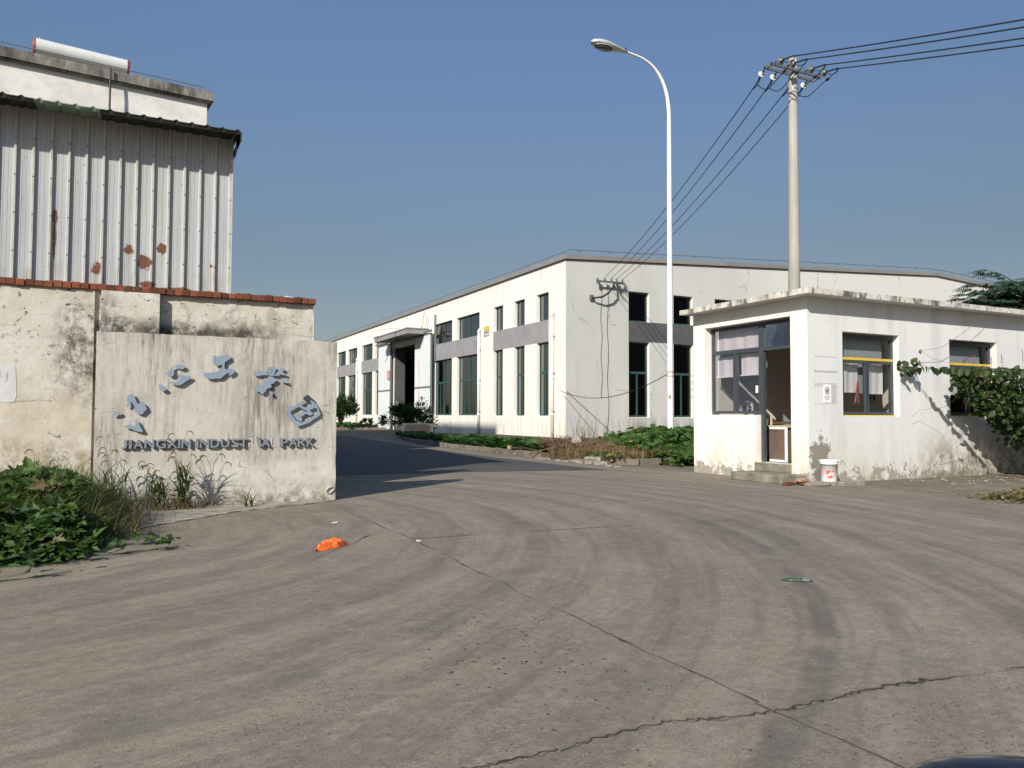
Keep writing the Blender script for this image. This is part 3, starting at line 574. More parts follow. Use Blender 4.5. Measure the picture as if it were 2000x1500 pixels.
LETTERS=[["J",-0.074,-0.01,0.749,0.859],["I",0.01,0.041,0.749,0.859],["A",0.061,0.169,0.749,0.859],["N",0.183,0.293,0.749,0.86],["G",0.313,0.424,0.748,0.86],["X",0.438,0.559,0.748,0.86],["I",0.565,0.592,0.748,0.86],["N",0.604,0.714,0.748,0.86],["I",0.778,0.805,0.747,0.86],["N",0.82,0.933,0.747,0.86],["D",0.948,1.056,0.747,0.86],["U",1.075,1.178,0.747,0.86],["S",1.203,1.295,0.747,0.86],["T",1.304,1.403,0.746,0.86],["r",1.419,1.496,0.746,0.861],["i",1.528,1.58,0.746,0.861],["A",1.577,1.688,0.746,0.861],["l",1.704,1.77,0.746,0.861],["P",1.823,1.92,0.745,0.861],["A",1.93,2.044,0.745,0.861],["R",2.048,2.153,0.745,0.861],["K",2.167,2.273,0.745,0.861]]
from mathutils import noise as mn
def mn0(u, v): return mn.noise(Vector((u, v, 5.5)))
# ------------------------------------------------------------ GROUND AND ROADS
def sheet(name, poly, z, mat):
    m_ = MB(); m_.face([(x, y, z) for x, y in poly]); return tag(m_.build(name, mat), kind='structure')
tag(bx(-400, 400, -300, 600, -.5, 0).build('ground', 'ground'), kind='structure')
sheet('road', [(-40, 15.3), (3.6, 14.86), (6.5, 14.6), (8.3, 14.22), (9.25, 13.95), (9.18, 15.7), (9.12, 20), (9.3, 24.5), (9.8, 30), (10.3, 36), (10.8, 42), (11, 60), (11, 220), (-40, 220)], .004, 'asphalt')
m_ = MB(); ed = [(-1.6, 7.3), (-.9, 7.75), (-.24, 8.28), (.26, 8.93), (1.18, 9.82), (2.12, 10.26), (2.56, 10.52)]; pl_ = []
for i in range(len(ed)-1):
    for k in range(14):
        t = k/14; x = ed[i][0]*(1-t)+ed[i+1][0]*t; y = ed[i][1]*(1-t)+ed[i+1][1]*t; jt = mn0(x*9, y*9)*.035 + mn0(x*31, y*31)*.012; pl_.append((x+jt, y-jt, .009))
pl_ += [(2.58, 10.62, .009), (-1.6, 10.62, .009)]
m_.prism([(x, y, .001) for x, y, z in pl_], Vector((0, 0, .008))); tag(m_.build('apron', 'apron'), kind='structure')
def crack(pts, wd, mat, z, amp=.02, sc_=.06):
    m_ = MB(); prev = None
    for i in range(len(pts)-1):
        a_, b_ = Vector((*pts[i], 0)), Vector((*pts[i+1], 0)); L = (b_-a_).length; n = max(2, int(L/sc_)); d = (b_-a_)/L; s_ = Vector((-d.y, d.x, 0))
        for k in range(n+1):
            t = k/n; off = random.uniform(-amp, amp)*.4 + math.sin((a_.x+a_.y+L*t)*5)*amp*.5
            ww = wd*max(.08, mn0(a_.x*3+L*t*4, a_.y*3)*1.1+.45)*random.uniform(.5, 1.2); c_ = a_ + d*L*t + s_*off
            if random.random() < .12: ww *= 2
            cur = (c_ - s_*ww, c_ + s_*ww)
            if prev: m_.face([(prev[0].x, prev[0].y, z), (cur[0].x, cur[0].y, z), (cur[1].x, cur[1].y, z), (prev[1].x, prev[1].y, z)])
            prev = cur
    return tag(m_.build('pavement_joint', mat), kind='structure')
def crack2(pts, wd, mat, z, amp=.02, sc_=.06):
    crack(pts, wd*1.7, 'kerb', z-.0012, amp, sc_*1.7); crack(pts, wd, mat, z, amp, sc_)
crack2([(2.45, 10.5), (2.40, 8.74), (2.44, 7.02), (2.36, 4.71), (2.34, 2.42), (2.36, .5)], .0065, 'joint', .0025, .02)
crack2([(2.44, 7.0), (3.47, 6.95), (5.29, 6.83), (6.1, 6.67)], .007, 'joint', .003, .015)
crack2([(.2, 2.44), (1.11, 2.41), (1.38, 2.39), (1.86, 2.41), (2.32, 2.34), (2.88, 2.31), (3.83, 2.22), (5.2, 2.1)], .0095, 'joint', .0035, .04, .022)
crack2([(-.24, 8.28), (.26, 8.93), (1.18, 9.82), (2.12, 10.26), (2.45, 10.45)], .012, 'joint', .003, .02)
crack([(1.29, 6.22), (1.95, 7.12), (2.42, 7.81)], .006, 'joint', .003, .02)
crack([(-1.2, 6.35), (-.3, 6.95), (.3, 7.5)], .004, 'joint', .003, .02)
for P0, r_, n_, mt in (((2.35, 5.0), .3, 16, 'joint_pale'), ((1.75, 3.3), .42, 150, 'spall'), ((3.6, 5.6), .5, 60, 'spall')):
    m_ = MB()
    for k in range(n_):
        x = P0[0] + random.gauss(0, r_*.55); y = P0[1] + random.gauss(0, r_); s_ = random.uniform(.002, .009)
        m_.face([(x+s_*math.cos(t+random.uniform(-.4, .4))*random.uniform(.6, 1.5), y+s_*.8*math.sin(t), .0045) for t in (0, 1.2, 2.4, 3.6, 4.9)])
    tag(m_.build('loose_grit', mt), kind='stuff')
# tyre smear on the near slab
# planting beds with kerbs
kp = [(12.45, 15.1), (11.6, 14.85), (10.8, 14.9), (10.3, 15.4), (10.12, 16.3), (10.12, 20), (10.15, 24.8), (10.6, 29.5), (11.4, 33.9), (12.4, 37.6), (13.4, 39.5), (15.4, 40.8)]
bed = kp + [(18.38, 41), (18.38, 31.2), (24, 31.2), (24, 15.3), (18, 14.7)]
m_ = MB(); m_.prism([(x, y, 0.005) for x, y in bed], Vector((0, 0, .1)))
tag(m_.build('planting_bed', 'soil'), kind='structure')
bed2 = [(11.4, 60.2), (18.38, 58.6), (18.38, 90), (12.2, 90), (11.3, 62)]
m_ = MB(); m_.prism([(x, y, 0.005) for x, y in bed2], Vector((0, 0, .12))); tag(m_.build('planting_bed', 'soil'), kind='structure')
def kerb(path, h=.17, t=.12, L=.5, gaps=()):
    m_ = MB(); acc = []
    for i in range(len(path)-1):
        a_, b_ = Vector((*path[i], 0)), Vector((*path[i+1], 0)); Ls = (b_-a_).length; n = max(1, round(Ls/L)); d = (b_-a_).normalized()
        an = math.atan2(d.y, d.x)
        for k in range(n):
            c_ = a_ + (b_-a_)*((k+.5)/n)
            if any(g[0] < c_.y < g[1] for g in gaps): continue
            l = Ls/n*.5-.006
            Mx = Matrix.Translation((c_.x, c_.y, 0)) @ Matrix.Rotation(an+random.uniform(-.02, .02), 4, 'Z')
            m_.box(-l, l, -t/2, t/2, 0, h+random.uniform(-.02, .012), 0, Mx, jit=.008)
    return tag(bevel(m_.build('kerb', 'kerb'), .008, 1), kind='structure')
kerb(kp, gaps=((15.6, 18.2),)); kerb([(11.25, 63), (11.4, 60.1), (18.3, 58.5)]); 

# ------------------------------------------------------------ SIGN WALL
sw = thing('sign_wall', (1.1, 10.7, 0), 'low streaked plaster wall with blue grey characters and raised park name lettering', 'wall')
m_ = MB(); nx, nz = 60, 44
x0, x1, y0, y1, H_ = -.37, 2.575, 10.62, 10.84, 2.185
def gridface(fn, nu, nv, flip=False):
    b = len(m_.v)
    for j in range(nv+1):
        for i in range(nu+1): m_.v.append(fn(i/nu, j/nv))
    for j in range(nv):
        for i in range(nu):
            q = (b+j*(nu+1)+i, b+j*(nu+1)+i+1, b+(j+1)*(nu+1)+i+1, b+(j+1)*(nu+1)+i)
            m_.f.append(q[::-1] if flip else q); m_.mi.append(0)
from mathutils import noise as mn
def wob(x, z, s=1): return (mn.noise(Vector((x*5, z*5, s))) * .002 + mn.noise(Vector((x*22, z*22, s+4)))*.001)
def ptop(x): return H_ + wob(x, 0, 7)*4
gridface(lambda u, v: (x0+(x1-x0)*u + (wob(v*2, 3, 9)*4 if u == 1 else 0), y0+wob(u*3, v*2.2)*(.0 if u in (0, 1) or v in (0, 1) else 1), ptop(u*3)*v), nx, nz)
gridface(lambda u, v: (x1+(wob(v*2, 3, 9)*4), y0+(y1-y0)*u, ptop(3)*v), 1, nz)
gridface(lambda u, v: (x0, y0+(y1-y0)*u, ptop(0)*v), 1, nz, True)
gridface(lambda u, v: (x0+(x1-x0)*u + (wob(2, 3, 9)*4 if u == 1 else 0), y0+(y1-y0)*v, ptop(u*3)), nx, 1)
gridface(lambda u, v: (x0+(x1-x0)*u, y1, ptop(u*3)*v), nx, 1, True)
m_.build('wall_body', 'sign', sw)
for ci, ch in enumerate(CHARS):
    m_ = MB()
    for pi, pl in enumerate(ch):
        dk = (ci == 4 and pi == 2); dd = .002*pi
        mi = 1 if dk else 0
        m_.prism([(x, 10.578-dd if not dk else 10.592, z) for x, z in pl], Vector((0, .010, 0)), mi, 1)
    # fixing studs
    for pl in ch:
        cx = sum(p[0] for p in pl)/len(pl); cz = sum(p[1] for p in pl)/len(pl)
        m_.tube([(cx, 10.594, cz), (cx, 10.63, cz)], .006, 6, 1)
    m_.build('character', ['letter', 'lside'], sw)
def glyph(ch, x0, x1, z0, z1, yf, dep, mats, name, parent, skew=0, boldo=.022):
    cu = bpy.data.curves.new('t', 'FONT'); cu.body = ch; cu.size = 1; cu.offset = boldo; cu.extrude = .1; cu.resolution_u = 4
    o = bpy.data.objects.new('t', cu); col.objects.link(o)
    dg = bpy.context.evaluated_depsgraph_get(); me = o.evaluated_get(dg).to_mesh()
    V = [v.co.copy() for v in me.vertices]; Fc = [tuple(p.vertices) for p in me.polygons]
    o.evaluated_get(dg).to_mesh_clear(); bpy.data.objects.remove(o); bpy.data.curves.remove(cu)
    ax_, bx_ = min(v.x for v in V), max(v.x for v in V); ay, by = min(v.y for v in V), max(v.y for v in V)
    m_ = MB(); P = []
    for v in V:
        u = (v.x-ax_)/(bx_-ax_); t = (v.y-ay)/(by-ay); P.append((x0+(x1-x0)*u + skew*(t-.5), yf + (dep if v.z < 0 else 0), z0+(z1-z0)*t))
    for f_ in Fc:
        m_.raw([P[i] for i in f_], [tuple(range(len(f_)))], 0)
    # side faces use the darker return colour
    for k, f_ in enumerate(m_.f):
        ys = [m_.v[i][1] for i in f_]
        if max(ys)-min(ys) > dep*.5: m_.mi[k] = 1
    return m_.build(name, mats, parent)
for (c_, a_, b_, za, zb) in LETTERS:
    if c_ in 'rl': glyph(c_.upper(), a_, b_, za, zb, 10.6125, .003, ['resid', 'resid'], 'letter_residue', sw, boldo=.0)
    elif c_ == 'i': glyph('I', a_+.006, b_-.012, za+.008, zb+.012, 10.565, .045, ['lbox', 'lside'], 'letter', sw, -.03)
    else: glyph(c_, a_, b_, za, zb, 10.575, .04, ['lbox', 'lside'], 'letter', sw)
m_ = MB(); cpts = [Vector((2.44, 10.606, .12)), Vector((2.47, 10.6, .17)), Vector((2.53, 10.6, .19)), Vector((2.555, 10.604, .15)), Vector((2.5, 10.606, .1)), Vector((2.45, 10.606, .11))]
m_.tube(cpts, .009, 5); m_.build('wire_stub', 'stain', sw)
m_ = MB()                                # concrete plinth rubble at the wall foot
for k in range(34):
    x = random.uniform(.3, 2.6); s_ = random.uniform(.008, .03); Mx = Matrix.Translation((x, 10.6-random.uniform(.0, .16), s_*.3)) @ Euler((random.random(), random.random(), random.random()*6)).to_matrix().to_4x4()
    m_.box(-s_, s_, -s_*.7, s_*.7, -s_*.4, s_*.4, 0, Mx, jit=s_*.25)
tag(m_.build('rubble_crumbs', 'rubble'), kind='stuff')

# ------------------------------------------------------------ BRICK TOPPED WALL
bw = thing('brick_boundary_wall', (-1, 12.1, 0), 'tall peeling whitewashed brick wall with red brick coping behind the lettered wall', 'wall')
m_ = bx(-9, 2.53, 12.0, 12.24, 0, 2.9)
m_.box(-9, -.45, 11.955, 12.001, 0, 2.9)
m_.build('wall_body', 'brickwall', bw)
bx(-.37, .36, 11.87, 12.001, 0, 2.87).build('pilaster', 'brickwall', bw)
m_ = MB(); x = -8.0
while x < 2.5:
    wd = random.uniform(.098, .108); z0 = 2.875 + random.uniform(-.005, .005)
    if random.random() < .93:
        m_.box(x, x+wd, 11.915+random.uniform(-.012, .008), 12.25, z0, z0+.09+random.uniform(-.008, .003), 0, None, jit=.004)
    else: m_.box(x, x+wd*.8, 11.95, 12.2, z0, z0+.07, 0, None, jit=.008)
    x += wd + .004
bevel(m_.build('coping', 'brick', bw), .006, 1)
m_ = MB(); pp = [(-1.56, 1.81), (-1.45, 1.825), (-1.37, 1.815), (-1.345, 1.78), (-1.335, 1.6), (-1.325, 1.4), (-1.35, 1.33), (-1.44, 1.32), (-1.56, 1.335), (-1.7, 1.33), (-1.78, 1.5), (-1.74, 1.8)]
m_.prism([(x, 11.951, z) for x, z in pp], Vector((0, .01, 0)), 0)
pt = m_.build('paint_patch', 'patch', bw)
for x in (-1.53, -1.445):
    m_ = MB(); m_.prism([(x-.016, 11.948, 1.6), (x+.006, 11.948, 1.6), (x+.018, 11.948, 1.72), (x-.002, 11.948, 1.725)], Vector((0, .004, 0))); m_.build('painted_stroke', 'stain', pt)

# ------------------------------------------------------------ METAL CLAD BUILDING
mb_ = thing('metal_clad_building', (0, 15, 0), 'building clad in rusty white ribbed metal sheets under a dark corrugated eave', 'building')
m_ = MB(); prof = []; x = -9.6+.02; per = .2125
xs0 = 1.335
k = 0; pts = []
x = xs0
while x > -9.5:          # right to left: rib then pan with two shallow grooves
    pts += [(x, 0), (x-.012, -.038), (x-.036, -.038), (x-.05, 0), (x-.095, 0), (x-.099, .004), (x-.103, 0), (x-.15, 0), (x-.154, .004), (x-.158, 0)]
    x -= per
pts.append((x, 0))
for i in range(len(pts)-1):
    (a_, b_), (c_, d_) = pts[i], pts[i+1]
    m_.face([(c_, 12.265+d_, 2.0), (a_, 12.265+b_, 2.0), (a_, 12.265+b_, 5.42), (c_, 12.265+d_, 5.42)])
m_.build('cladding', 'clad', mb_)
m_ = MB(); m_.box(1.305, 1.345, 12.225, 12.29, 2.0, 5.4); m_.build('corner_trim', 'clad', mb_)
m_ = MB(); m_.box(-9.5, 1.33, 12.3, 19.0, 0, 5.3); m_.build('wall', 'clad', mb_)
def roofz(y): return 5.33 + .073*(y-11.74)
m_ = MB(); n = 0; x = -9.5; step = .0345
def rprof(x):
    t = (x/.207) % 1.0
    return .024*max(0, 1-abs(t-.5)/.16)**.7
xs = []
while x < 1.40: xs.append(x); x += .0138
for i in range(len(xs)-1):
    a_, b_ = xs[i], xs[i+1]; sg = 1 if -1.22 < a_ < -.44 else 0
    ha, hb = rprof(a_), rprof(b_); jz = .0
    yf = 11.73
    for (q0, q1) in ((yf, 19.0),):
        m_.face([(a_, q0, roofz(q0)+ha), (b_, q0, roofz(q0)+hb), (b_, q1, roofz(q1)+hb), (a_, q1, roofz(q1)+ha)], sg)
        m_.face([(a_, q0, roofz(q0)+ha-.012), (a_, q1, roofz(q1)+ha-.012), (b_, q1, roofz(q1)+hb-.012), (b_, q0, roofz(q0)+hb-.012)], sg)
    m_.face([(a_, yf, roofz(yf)+ha-.012), (b_, yf, roofz(yf)+hb-.012), (b_, yf, roofz(yf)+hb), (a_, yf, roofz(yf)+ha)], sg)
    # turned down front edge
    if sg == 0: m_.face([(a_, yf+.03, roofz(yf)-.05), (b_, yf+.03, roofz(yf)-.05), (b_, yf+.005, roofz(yf)+hb-.012), (a_, yf+.005, roofz(yf)+ha-.012)], 0)
    else: m_.face([(a_, yf+.03, roofz(yf)-.04), (b_, yf+.03, roofz(yf)-.04), (b_, yf+.005, roofz(yf)+hb-.012), (a_, yf+.005, roofz(yf)+ha-.012)], 1)
m_.build('roof', ['roofdark', 'roofgreen'], mb_)
m_ = MB(); m_.box(1.385, 1.40, 11.72, 19, 5.2, 5.30); m_.face([(1.33, 11.75, 5.26), (1.4, 11.75, 5.32), (1.4, 12.2, 5.2), (1.36, 12.2, 5.02)]); m_.build('verge_trim', 'roofdark', mb_)

# ------------------------------------------------------------ WHITE BUILDING BEHIND
RA = R(6.5); RM = Matrix.Translation((1.55, 19.8, 0)) @ Matrix.Rotation(RA, 4, 'Z')
wb = thing('white_rendered_building', (0, 22, 0), 'taller whitewashed building with stained concrete roof edge above the metal clad one', 'building')
def rbox(m_, *a, mi=0): m_.box(*a, mi, RM)
m_ = MB(); rbox(m_, -14, 0, 0, 9, 0, 8.73); m_.build('wall', 'upper', wb)
m_ = MB(); rbox(m_, -14.1, .09, -.09, 9.1, 8.73, 8.77); rbox(m_, -14.1, .13, -.13, 9.1, 8.771, 8.99); m_.build('roof_edge', 'mossy', wb)
m_ = MB(); m_.box(-26, -12.6, 14.9, 32, 0, 23.8); m_.build('unseen_tall_building', 'upper', wb)  # separate unseen building, added to cast the shadow along the factory foot
m_ = MB()
def rp(x, y, z): return RM @ Vector((x, y, z))
m_.tube([rp(-14, -.12, 9.09), rp(-.1, -.12, 9.07), rp(-.05, -.12, 8.99)], .012, 6)
for k in range(9): m_.tube([rp(-.6-1.55*k, -.12, 8.98), rp(-.6-1.55*k, -.12, 9.1)], .01, 5)
m_.build('lightning_rail', 'rail', wb)
m_ = MB(); m_.tube([rp(-2.12, -.2, 9.0), rp(-2.12, -.22, 8.6), rp(-2.12, -.22, 5.2)], .022, 8); m_.build('hose', 'black', wb)
ht = thing('solar_water_tank', tuple(rp(-3.1, .45, 8.99)), 'white cylindrical water heater tank with red ends on the stained roof edge', 'water tank')
A_, B_ = rp(-4.17, .1, 9.42), rp(-1.98, .1, 9.24)
A_ = Vector((-2.08, 19.95, 9.40)); B_ = Vector((-.19, 20.17, 9.37))
ax_ = (B_-A_); L_ = ax_.length
m_ = MB(); m_.lathe(A_, ax_, [(0, .205), (L_, .205)], 28); m_.build('tank_shell', 'tank', ht, True)
for o_, s_ in ((A_, -1), (B_, 1)):
    m_ = MB(); m_.lathe(o_, ax_*s_, [(-.03, .208), (0, .21), (.02, .195), (.025, 0)], 28); m_.build('end_cap', 'tankred', ht, True)
m_ = MB()
for t in (.15, .5, .85):
    for d1_, d2_ in ((Vector((0, .1, -.15)), Vector((0, .35, -.5))), (Vector((0, -.02, -.18)), Vector((0, 0, -.48)))):
        if t+d1_.y > .94: pass
        c_ = A_.lerp(B_, t); m_ = MB(); m_.tube([c_+d1_, c_+d2_], .018, 6)
        if not (t == .85 and d1_.y < 0): m_.build('support_leg', 'iron', ht)
m_.build('support_leg', 'iron', ht)
m_ = MB(); m_.tube([A_.lerp(B_, .06)+Vector((0, 0, .19)), A_.lerp(B_, .06)+Vector((0, 0, .25))], .015, 6); m_.build('vent_valve', 'iron', ht)

# ------------------------------------------------------------ FACTORY
fa = thing('factory_hall', (40, 60, 0), 'long white factory hall with green framed windows, grey spandrel bands and a gabled end', 'building')
FX, FY = 18.39, 31.21
up, lo = (5.88, 7.25), (1.15, 4.8)
colsL = [(32.87, 34.1), (35.43, 36.62), (38.03, 39.2), (41.2, 44.68), (45.48, 48.75), (59.0, 62.6), (63.4, 66.72), (68.3, 71.6), (72.35, 75.7), (78, 81.4), (82.2, 85.6), (90, 93.4), (94.2, 97.6)]
ops = []
for a_, b_ in colsL: ops += [(a_, b_, *up), (a_, b_, *lo)]
ops.append((51.7, 57.3, 0.0, 6.32))
bands = [(32.87, 39.28, lo[1], up[0]), (41.2, 48.9, lo[1], up[0]), (59, 66.8, lo[1], up[0]), (68.3, 75.7, lo[1], up[0]), (78, 85.6, lo[1], up[0]), (90, 97.6, lo[1], up[0])]
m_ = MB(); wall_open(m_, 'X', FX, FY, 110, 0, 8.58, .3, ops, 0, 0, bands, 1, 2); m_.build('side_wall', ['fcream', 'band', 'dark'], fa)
colsR = [(21.98, 23.23), (24.74, 25.99), (27.46, 28.7)]
ops = []
for a_, b_ in colsR: ops += [(a_, b_, 5.83, 7.32), (a_, b_, 1.09, 4.83)]
bandsR = [(21.98, 28.7, 4.83, 5.83)]
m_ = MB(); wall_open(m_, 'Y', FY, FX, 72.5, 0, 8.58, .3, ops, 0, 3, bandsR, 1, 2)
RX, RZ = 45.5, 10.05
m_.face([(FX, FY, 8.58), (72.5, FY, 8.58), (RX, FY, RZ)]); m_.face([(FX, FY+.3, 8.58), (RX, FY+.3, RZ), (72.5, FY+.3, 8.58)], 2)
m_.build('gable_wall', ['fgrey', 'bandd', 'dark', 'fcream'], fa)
m_ = MB(); m_.box(72.2, 72.5, FY+.31, 110, 0, 8.6); m_.prism([(FX, 110.01, 0), (72.5, 110.01, 0), (72.5, 110.01, 8.6), (RX, 110.01, RZ+.05), (FX, 110.01, 8.6)], Vector((0, .3, 0))); m_.build('rear_wall', 'dark', fa)
m_ = MB(); m_.face([(FX+.05, FY+.05, 8.59), (RX, FY+.05, RZ+.02), (RX, 110, RZ+.02), (FX+.05, 110, 8.59)]); m_.face([(72.4, FY+.05, 8.59), (72.4, 110, 8.59), (RX, 110, RZ+.02), (RX, FY+.05, RZ+.02)]); m_.build('roof', 'coping', fa)
# coping following the gable
m_ = MB()
def seg_bar(m_, a_, b_, w0, w1, h0, h1):          # bar from a to b (x,z) on gable, y offset w0..w1
    P = []
    for (x, z) in (a_, b_):
        for y in (w0, w1):
            for h in (h0, h1): P.append((x, y, z+h))
    m_.raw(P, [(0, 1, 3, 2), (4, 6, 7, 5), (0, 4, 5, 1), (2, 3, 7, 6), (0, 2, 6, 4), (1, 5, 7, 3)])
seg_bar(m_, (FX-.08, 8.58), (RX, RZ), FY-.08, FY+.32, .0, .21); seg_bar(m_, (RX, RZ), (72.6, 8.58), FY-.08, FY+.32, .0, .21)
m_.box(FX-.08, FX+.32, FY+.325, 110, 8.58, 8.79)
m_.build('coping', 'coping', fa)
m_ = MB(); seg_bar(m_, (FX-.03, 8.5), (RX, RZ-.08), FY-.03, FY-.003, .0, .078); seg_bar(m_, (RX, RZ-.08), (72, 8.5), FY-.03, FY-.003, 0, .078); m_.box(FX-.03, FX-.003, FY+.0, 110, 8.5, 8.578)
m_.build('drip_edge', 'bandd', fa)
m_ = MB(); n = 32; rt = []
def gz(x): return 8.79 + (RZ-8.58)*(x-FX)/(RX-FX) if x < RX else 8.79+(RZ-8.58)*(72.5-x)/(72.5-RX)
x = FX+.2
while x < 66:
    rt.append((x, FY+.05, gz(x)+.26)); x += 1.75
m_.tube(rt, .022, 6)
for p in rt: m_.tube([(p[0]+.6, p[1], gz(p[0]+.6)), (p[0]+.6, p[1], gz(p[0]+.6)+.26)], .02, 5); m_.box(p[0]+.52, p[0]+.68, p[1]-.03, p[1]+.03, gz(p[0]+.6)+.2, gz(p[0]+.6)+.25)
rl = [(FX+.1, FY+.05+1.9*k, 8.79+.2) for k in range(38)]
m_.tube(rl, .02, 5)
for p in rl[1:]: m_.tube([(p[0], p[1], 8.78), p], .018, 4)
m_.build('roof_rail', 'rail', fa)
for i, (a_, b_) in enumerate(colsL[:9]):
    wide = (b_-a_) > 2; mid = (a_+b_)/2
    window(fa, 'X', FX, a_, b_, *up, .17, 'green', 'glassf', vs=[(mid, *up)] if wide else [], w_=.07, t=.06)
    zt = 3.3; vs = [(mid, lo[0], zt)] if not wide else [(mid, lo[0], lo[1]), (a_+(b_-a_)*.25, lo[0], zt), (a_+(b_-a_)*.75, lo[0], zt)]
    window(fa, 'X', FX, a_, b_, *lo, .17, 'green', 'glassf', vs=vs, hs=[zt], w_=.08, t=.06)
for a_, b_ in colsR:
    mid = (a_+b_)/2
    window(fa, 'Y', FY, a_, b_, 5.83, 7.32, .2, 'green', 'glassf', w_=.07, t=.06)
    window(fa, 'Y', FY, a_, b_, 1.09, 4.83, .2, 'green', 'glassf', vs=[(mid, 1.1, 3.3)], hs=[3.3], w_=.08, t=.06)
m_ = MB(); 
for a_, b_ in colsR:
    m_ = MB(); abox(m_, 'Y', FY, a_-.03, b_+.03, -.02, .19, 1.03, 1.088); m_.build('window_sill', 'fcream', fa)
# big entrance: jamb recess, canopy, sliding leaves
for y_ in (57.04, 51.71): bx(FX-.02, FX+.75, y_, y_+.25, 0, 6.3).build('door_jamb', 'bandd', fa)
m_ = MB(); m_.box(16.85, FX-.003, 49.75, 57.7, 6.72, 7.04); m_.box(16.8, FX-.003, 49.7, 57.75, 7.04, 7.12); cn = m_.build('canopy', 'band', fa)
for pp_ in ([(FX-.1, 51.6, 7.25), (16.3, 52.0, 7.25), (15.6, 52.6, 7.15)], [(FX-.1, 56.2, 7.2), (16.3, 56.6, 7.15), (15.8, 57.0, 7.1)], [(FX-.2, 51.0, 7.2), (FX-.3, 50.2, 7.3), (FX-.3, 49.9, 8.3)], [(FX-.5, 49.9, 7.2), (FX-.5, 49.4, 8.2)]):
    m_ = MB(); m_.tube(pp_, .045, 8); m_.build('drain_pipe', 'pvc', cn)
def leafdoor(y0, y1):
    m_ = MB(); m_.box(FX-.28, FX-.2, y0, y1, .05, 6.62)
    n = 5
    for k in range(n+1):
        y = y0 + (y1-y0)*k/n; m_.box(FX-.295, FX-.281, y-.02, y+.02, .06, 6.6)
    d_ = m_.build('sliding_door', 'doorw', fa)
    m_ = MB(); m_.box(FX-.32, FX-.296, y0, y1, 3.02, 3.12); m_.box(FX-.31, FX-.19, y0-.06, y0-.002, .05, 6.7); m_.box(FX-.31, FX-.19, y0-.06, y1, 6.622, 6.7); m_.build('door_rail', 'rail', d_)
    return d_
d1 = leafdoor(57.5, 60.6); d2 = leafdoor(48.6, 51.75)
m_ = MB(); m_.box(FX-.36, FX-.32, 57.5, 58.1, 3.9, 4.6); m_.build('poster', 'pink', d1)
m_ = MB(); m_.tube([(FX-.34, 50.9, z*.25+1.2+.0) if z % 2 else (FX-.34, 50.8, z*.25+1.2) for z in range(16)], .014, 5); m_.build('string_of_flags', 'pink', d2)
m_ = MB(); m_.box(FX-.4, FX-.3, 48.3, 61.2, 6.75, 6.9); m_.build('door_track', 'rail', fa)
m_ = MB(); m_.box(FX-.1, FX-.003, 48.3, 48.45, 4.9, 7.9); m_.build('steel_strut', 'rail', fa)
m_ = MB(); m_.box(FX+.05, FX+.25, 57.0, 57.28, .2, 2.2); m_.build('switch_cabinet', 'band', fa)
for y, zt in ((32.32, 6.05), (41.05, 6.05), (68.0, 6.1)):
    m_ = MB(); r_ = .078
    m_.tube([(FX-.11, y, .02), (FX-.11, y, zt)], r_, 12); m_.tube([(FX-.11, y, zt-.1), (FX-.11, y, zt+.04), (FX-.06, y-.02, zt+.12), (FX+.02, y-.03, zt+.13)], r_*1.12, 12)
    for z in (1.2, 3.0, 4.9): m_.tube([(FX-.11, y, z-.05), (FX-.11, y, z+.05)], r_*1.15, 12)
    p_ = m_.build('downpipe', 'pvc', fa, True)
    for z in (1.35, 3.2, 5.0): bx(FX-.14, FX-.002, y-.1, y+.1, z-.012, z+.012).build('pipe_bracket', 'iron', p_)
sg = tag(bx(FX-.03, FX-.004, 39.85, 40.5, 5.72, 6.28).build('warning_plate', 'band', fa), 'yellow and blue grey plate')
bx(FX-.034, FX-.031, 39.87, 40.48, 6.02, 6.26).build('plate_face', 'yellow', sg); bx(FX-.034, FX-.031, 39.87, 40.3, 5.75, 5.85).build('plate_face', 'tank', sg)
# wire bracket and conduit on the gable wall
br = thing('cable_bracket', (20.7, FY, 7.6), 'galvanised bracket carrying four cables high on the grey factory gable', 'bracket')
m_ = MB(); y = FY-.28
m_.box(19.95, 21.55, y-.03, y+.03, 7.58, 7.66); m_.box(20.15, 20.22, y, FY-.003, 7.58, 7.64); m_.box(21.2, 21.27, y, FY-.003, 7.58, 7.64); m_.box(19.95, 20.02, y-.05, y+.05, 7.5, 7.76)
m_.build('bar', 'iron', br)
for x in (20.39, 20.77, 21.07, 21.4):
    m_ = MB(); m_.lathe((x, y-.02, 7.66), (0, 0, 1), [(0, .03), (.03, .06), (.07, .035), (.1, .06), (.14, .05), (.15, 0)], 12); m_.build('insulator', 'porcg', br, True)
m_ = MB(); m_.tube([(20.9, y-.05, 7.6), (20.75, y-.2, 7.35), (20.5, y-.18, 7.05), (20.2, y-.1, 6.85), (19.85, y+.05, 6.8), (19.8, FY-.02, 6.8)], .045, 8); m_.build('feeder_cable', 'black', br, True)
for s_ in range(4):
    m_ = MB(); ce = Vector((21.2+.07*s_, y-.12, 7.5-.05*s_)); r0 = .15+.04*s_; 
    m_.tube([ce + Vector((math.cos(t)*r0, math.sin(t*.5)*.1, math.sin(t)*r0*.9)) for t in [k*.42 for k in range(13)]], .014, 5); m_.build('cable_loop', 'cop' if s_ % 2 else 'black', br, True)
m_ = MB(); m_.box(19.7, 19.9, FY-.09, FY-.003, 6.7, 6.95, jit=.01); m_.build('conduit_box', 'iron', br)
def catenary(a_, b_, sag, n=24):
    a_, b_ = Vector(a_), Vector(b_); return [a_.lerp(b_, k/n) - Z*(4*sag*(k/n)*(1-k/n)) for k in range(n+1)]
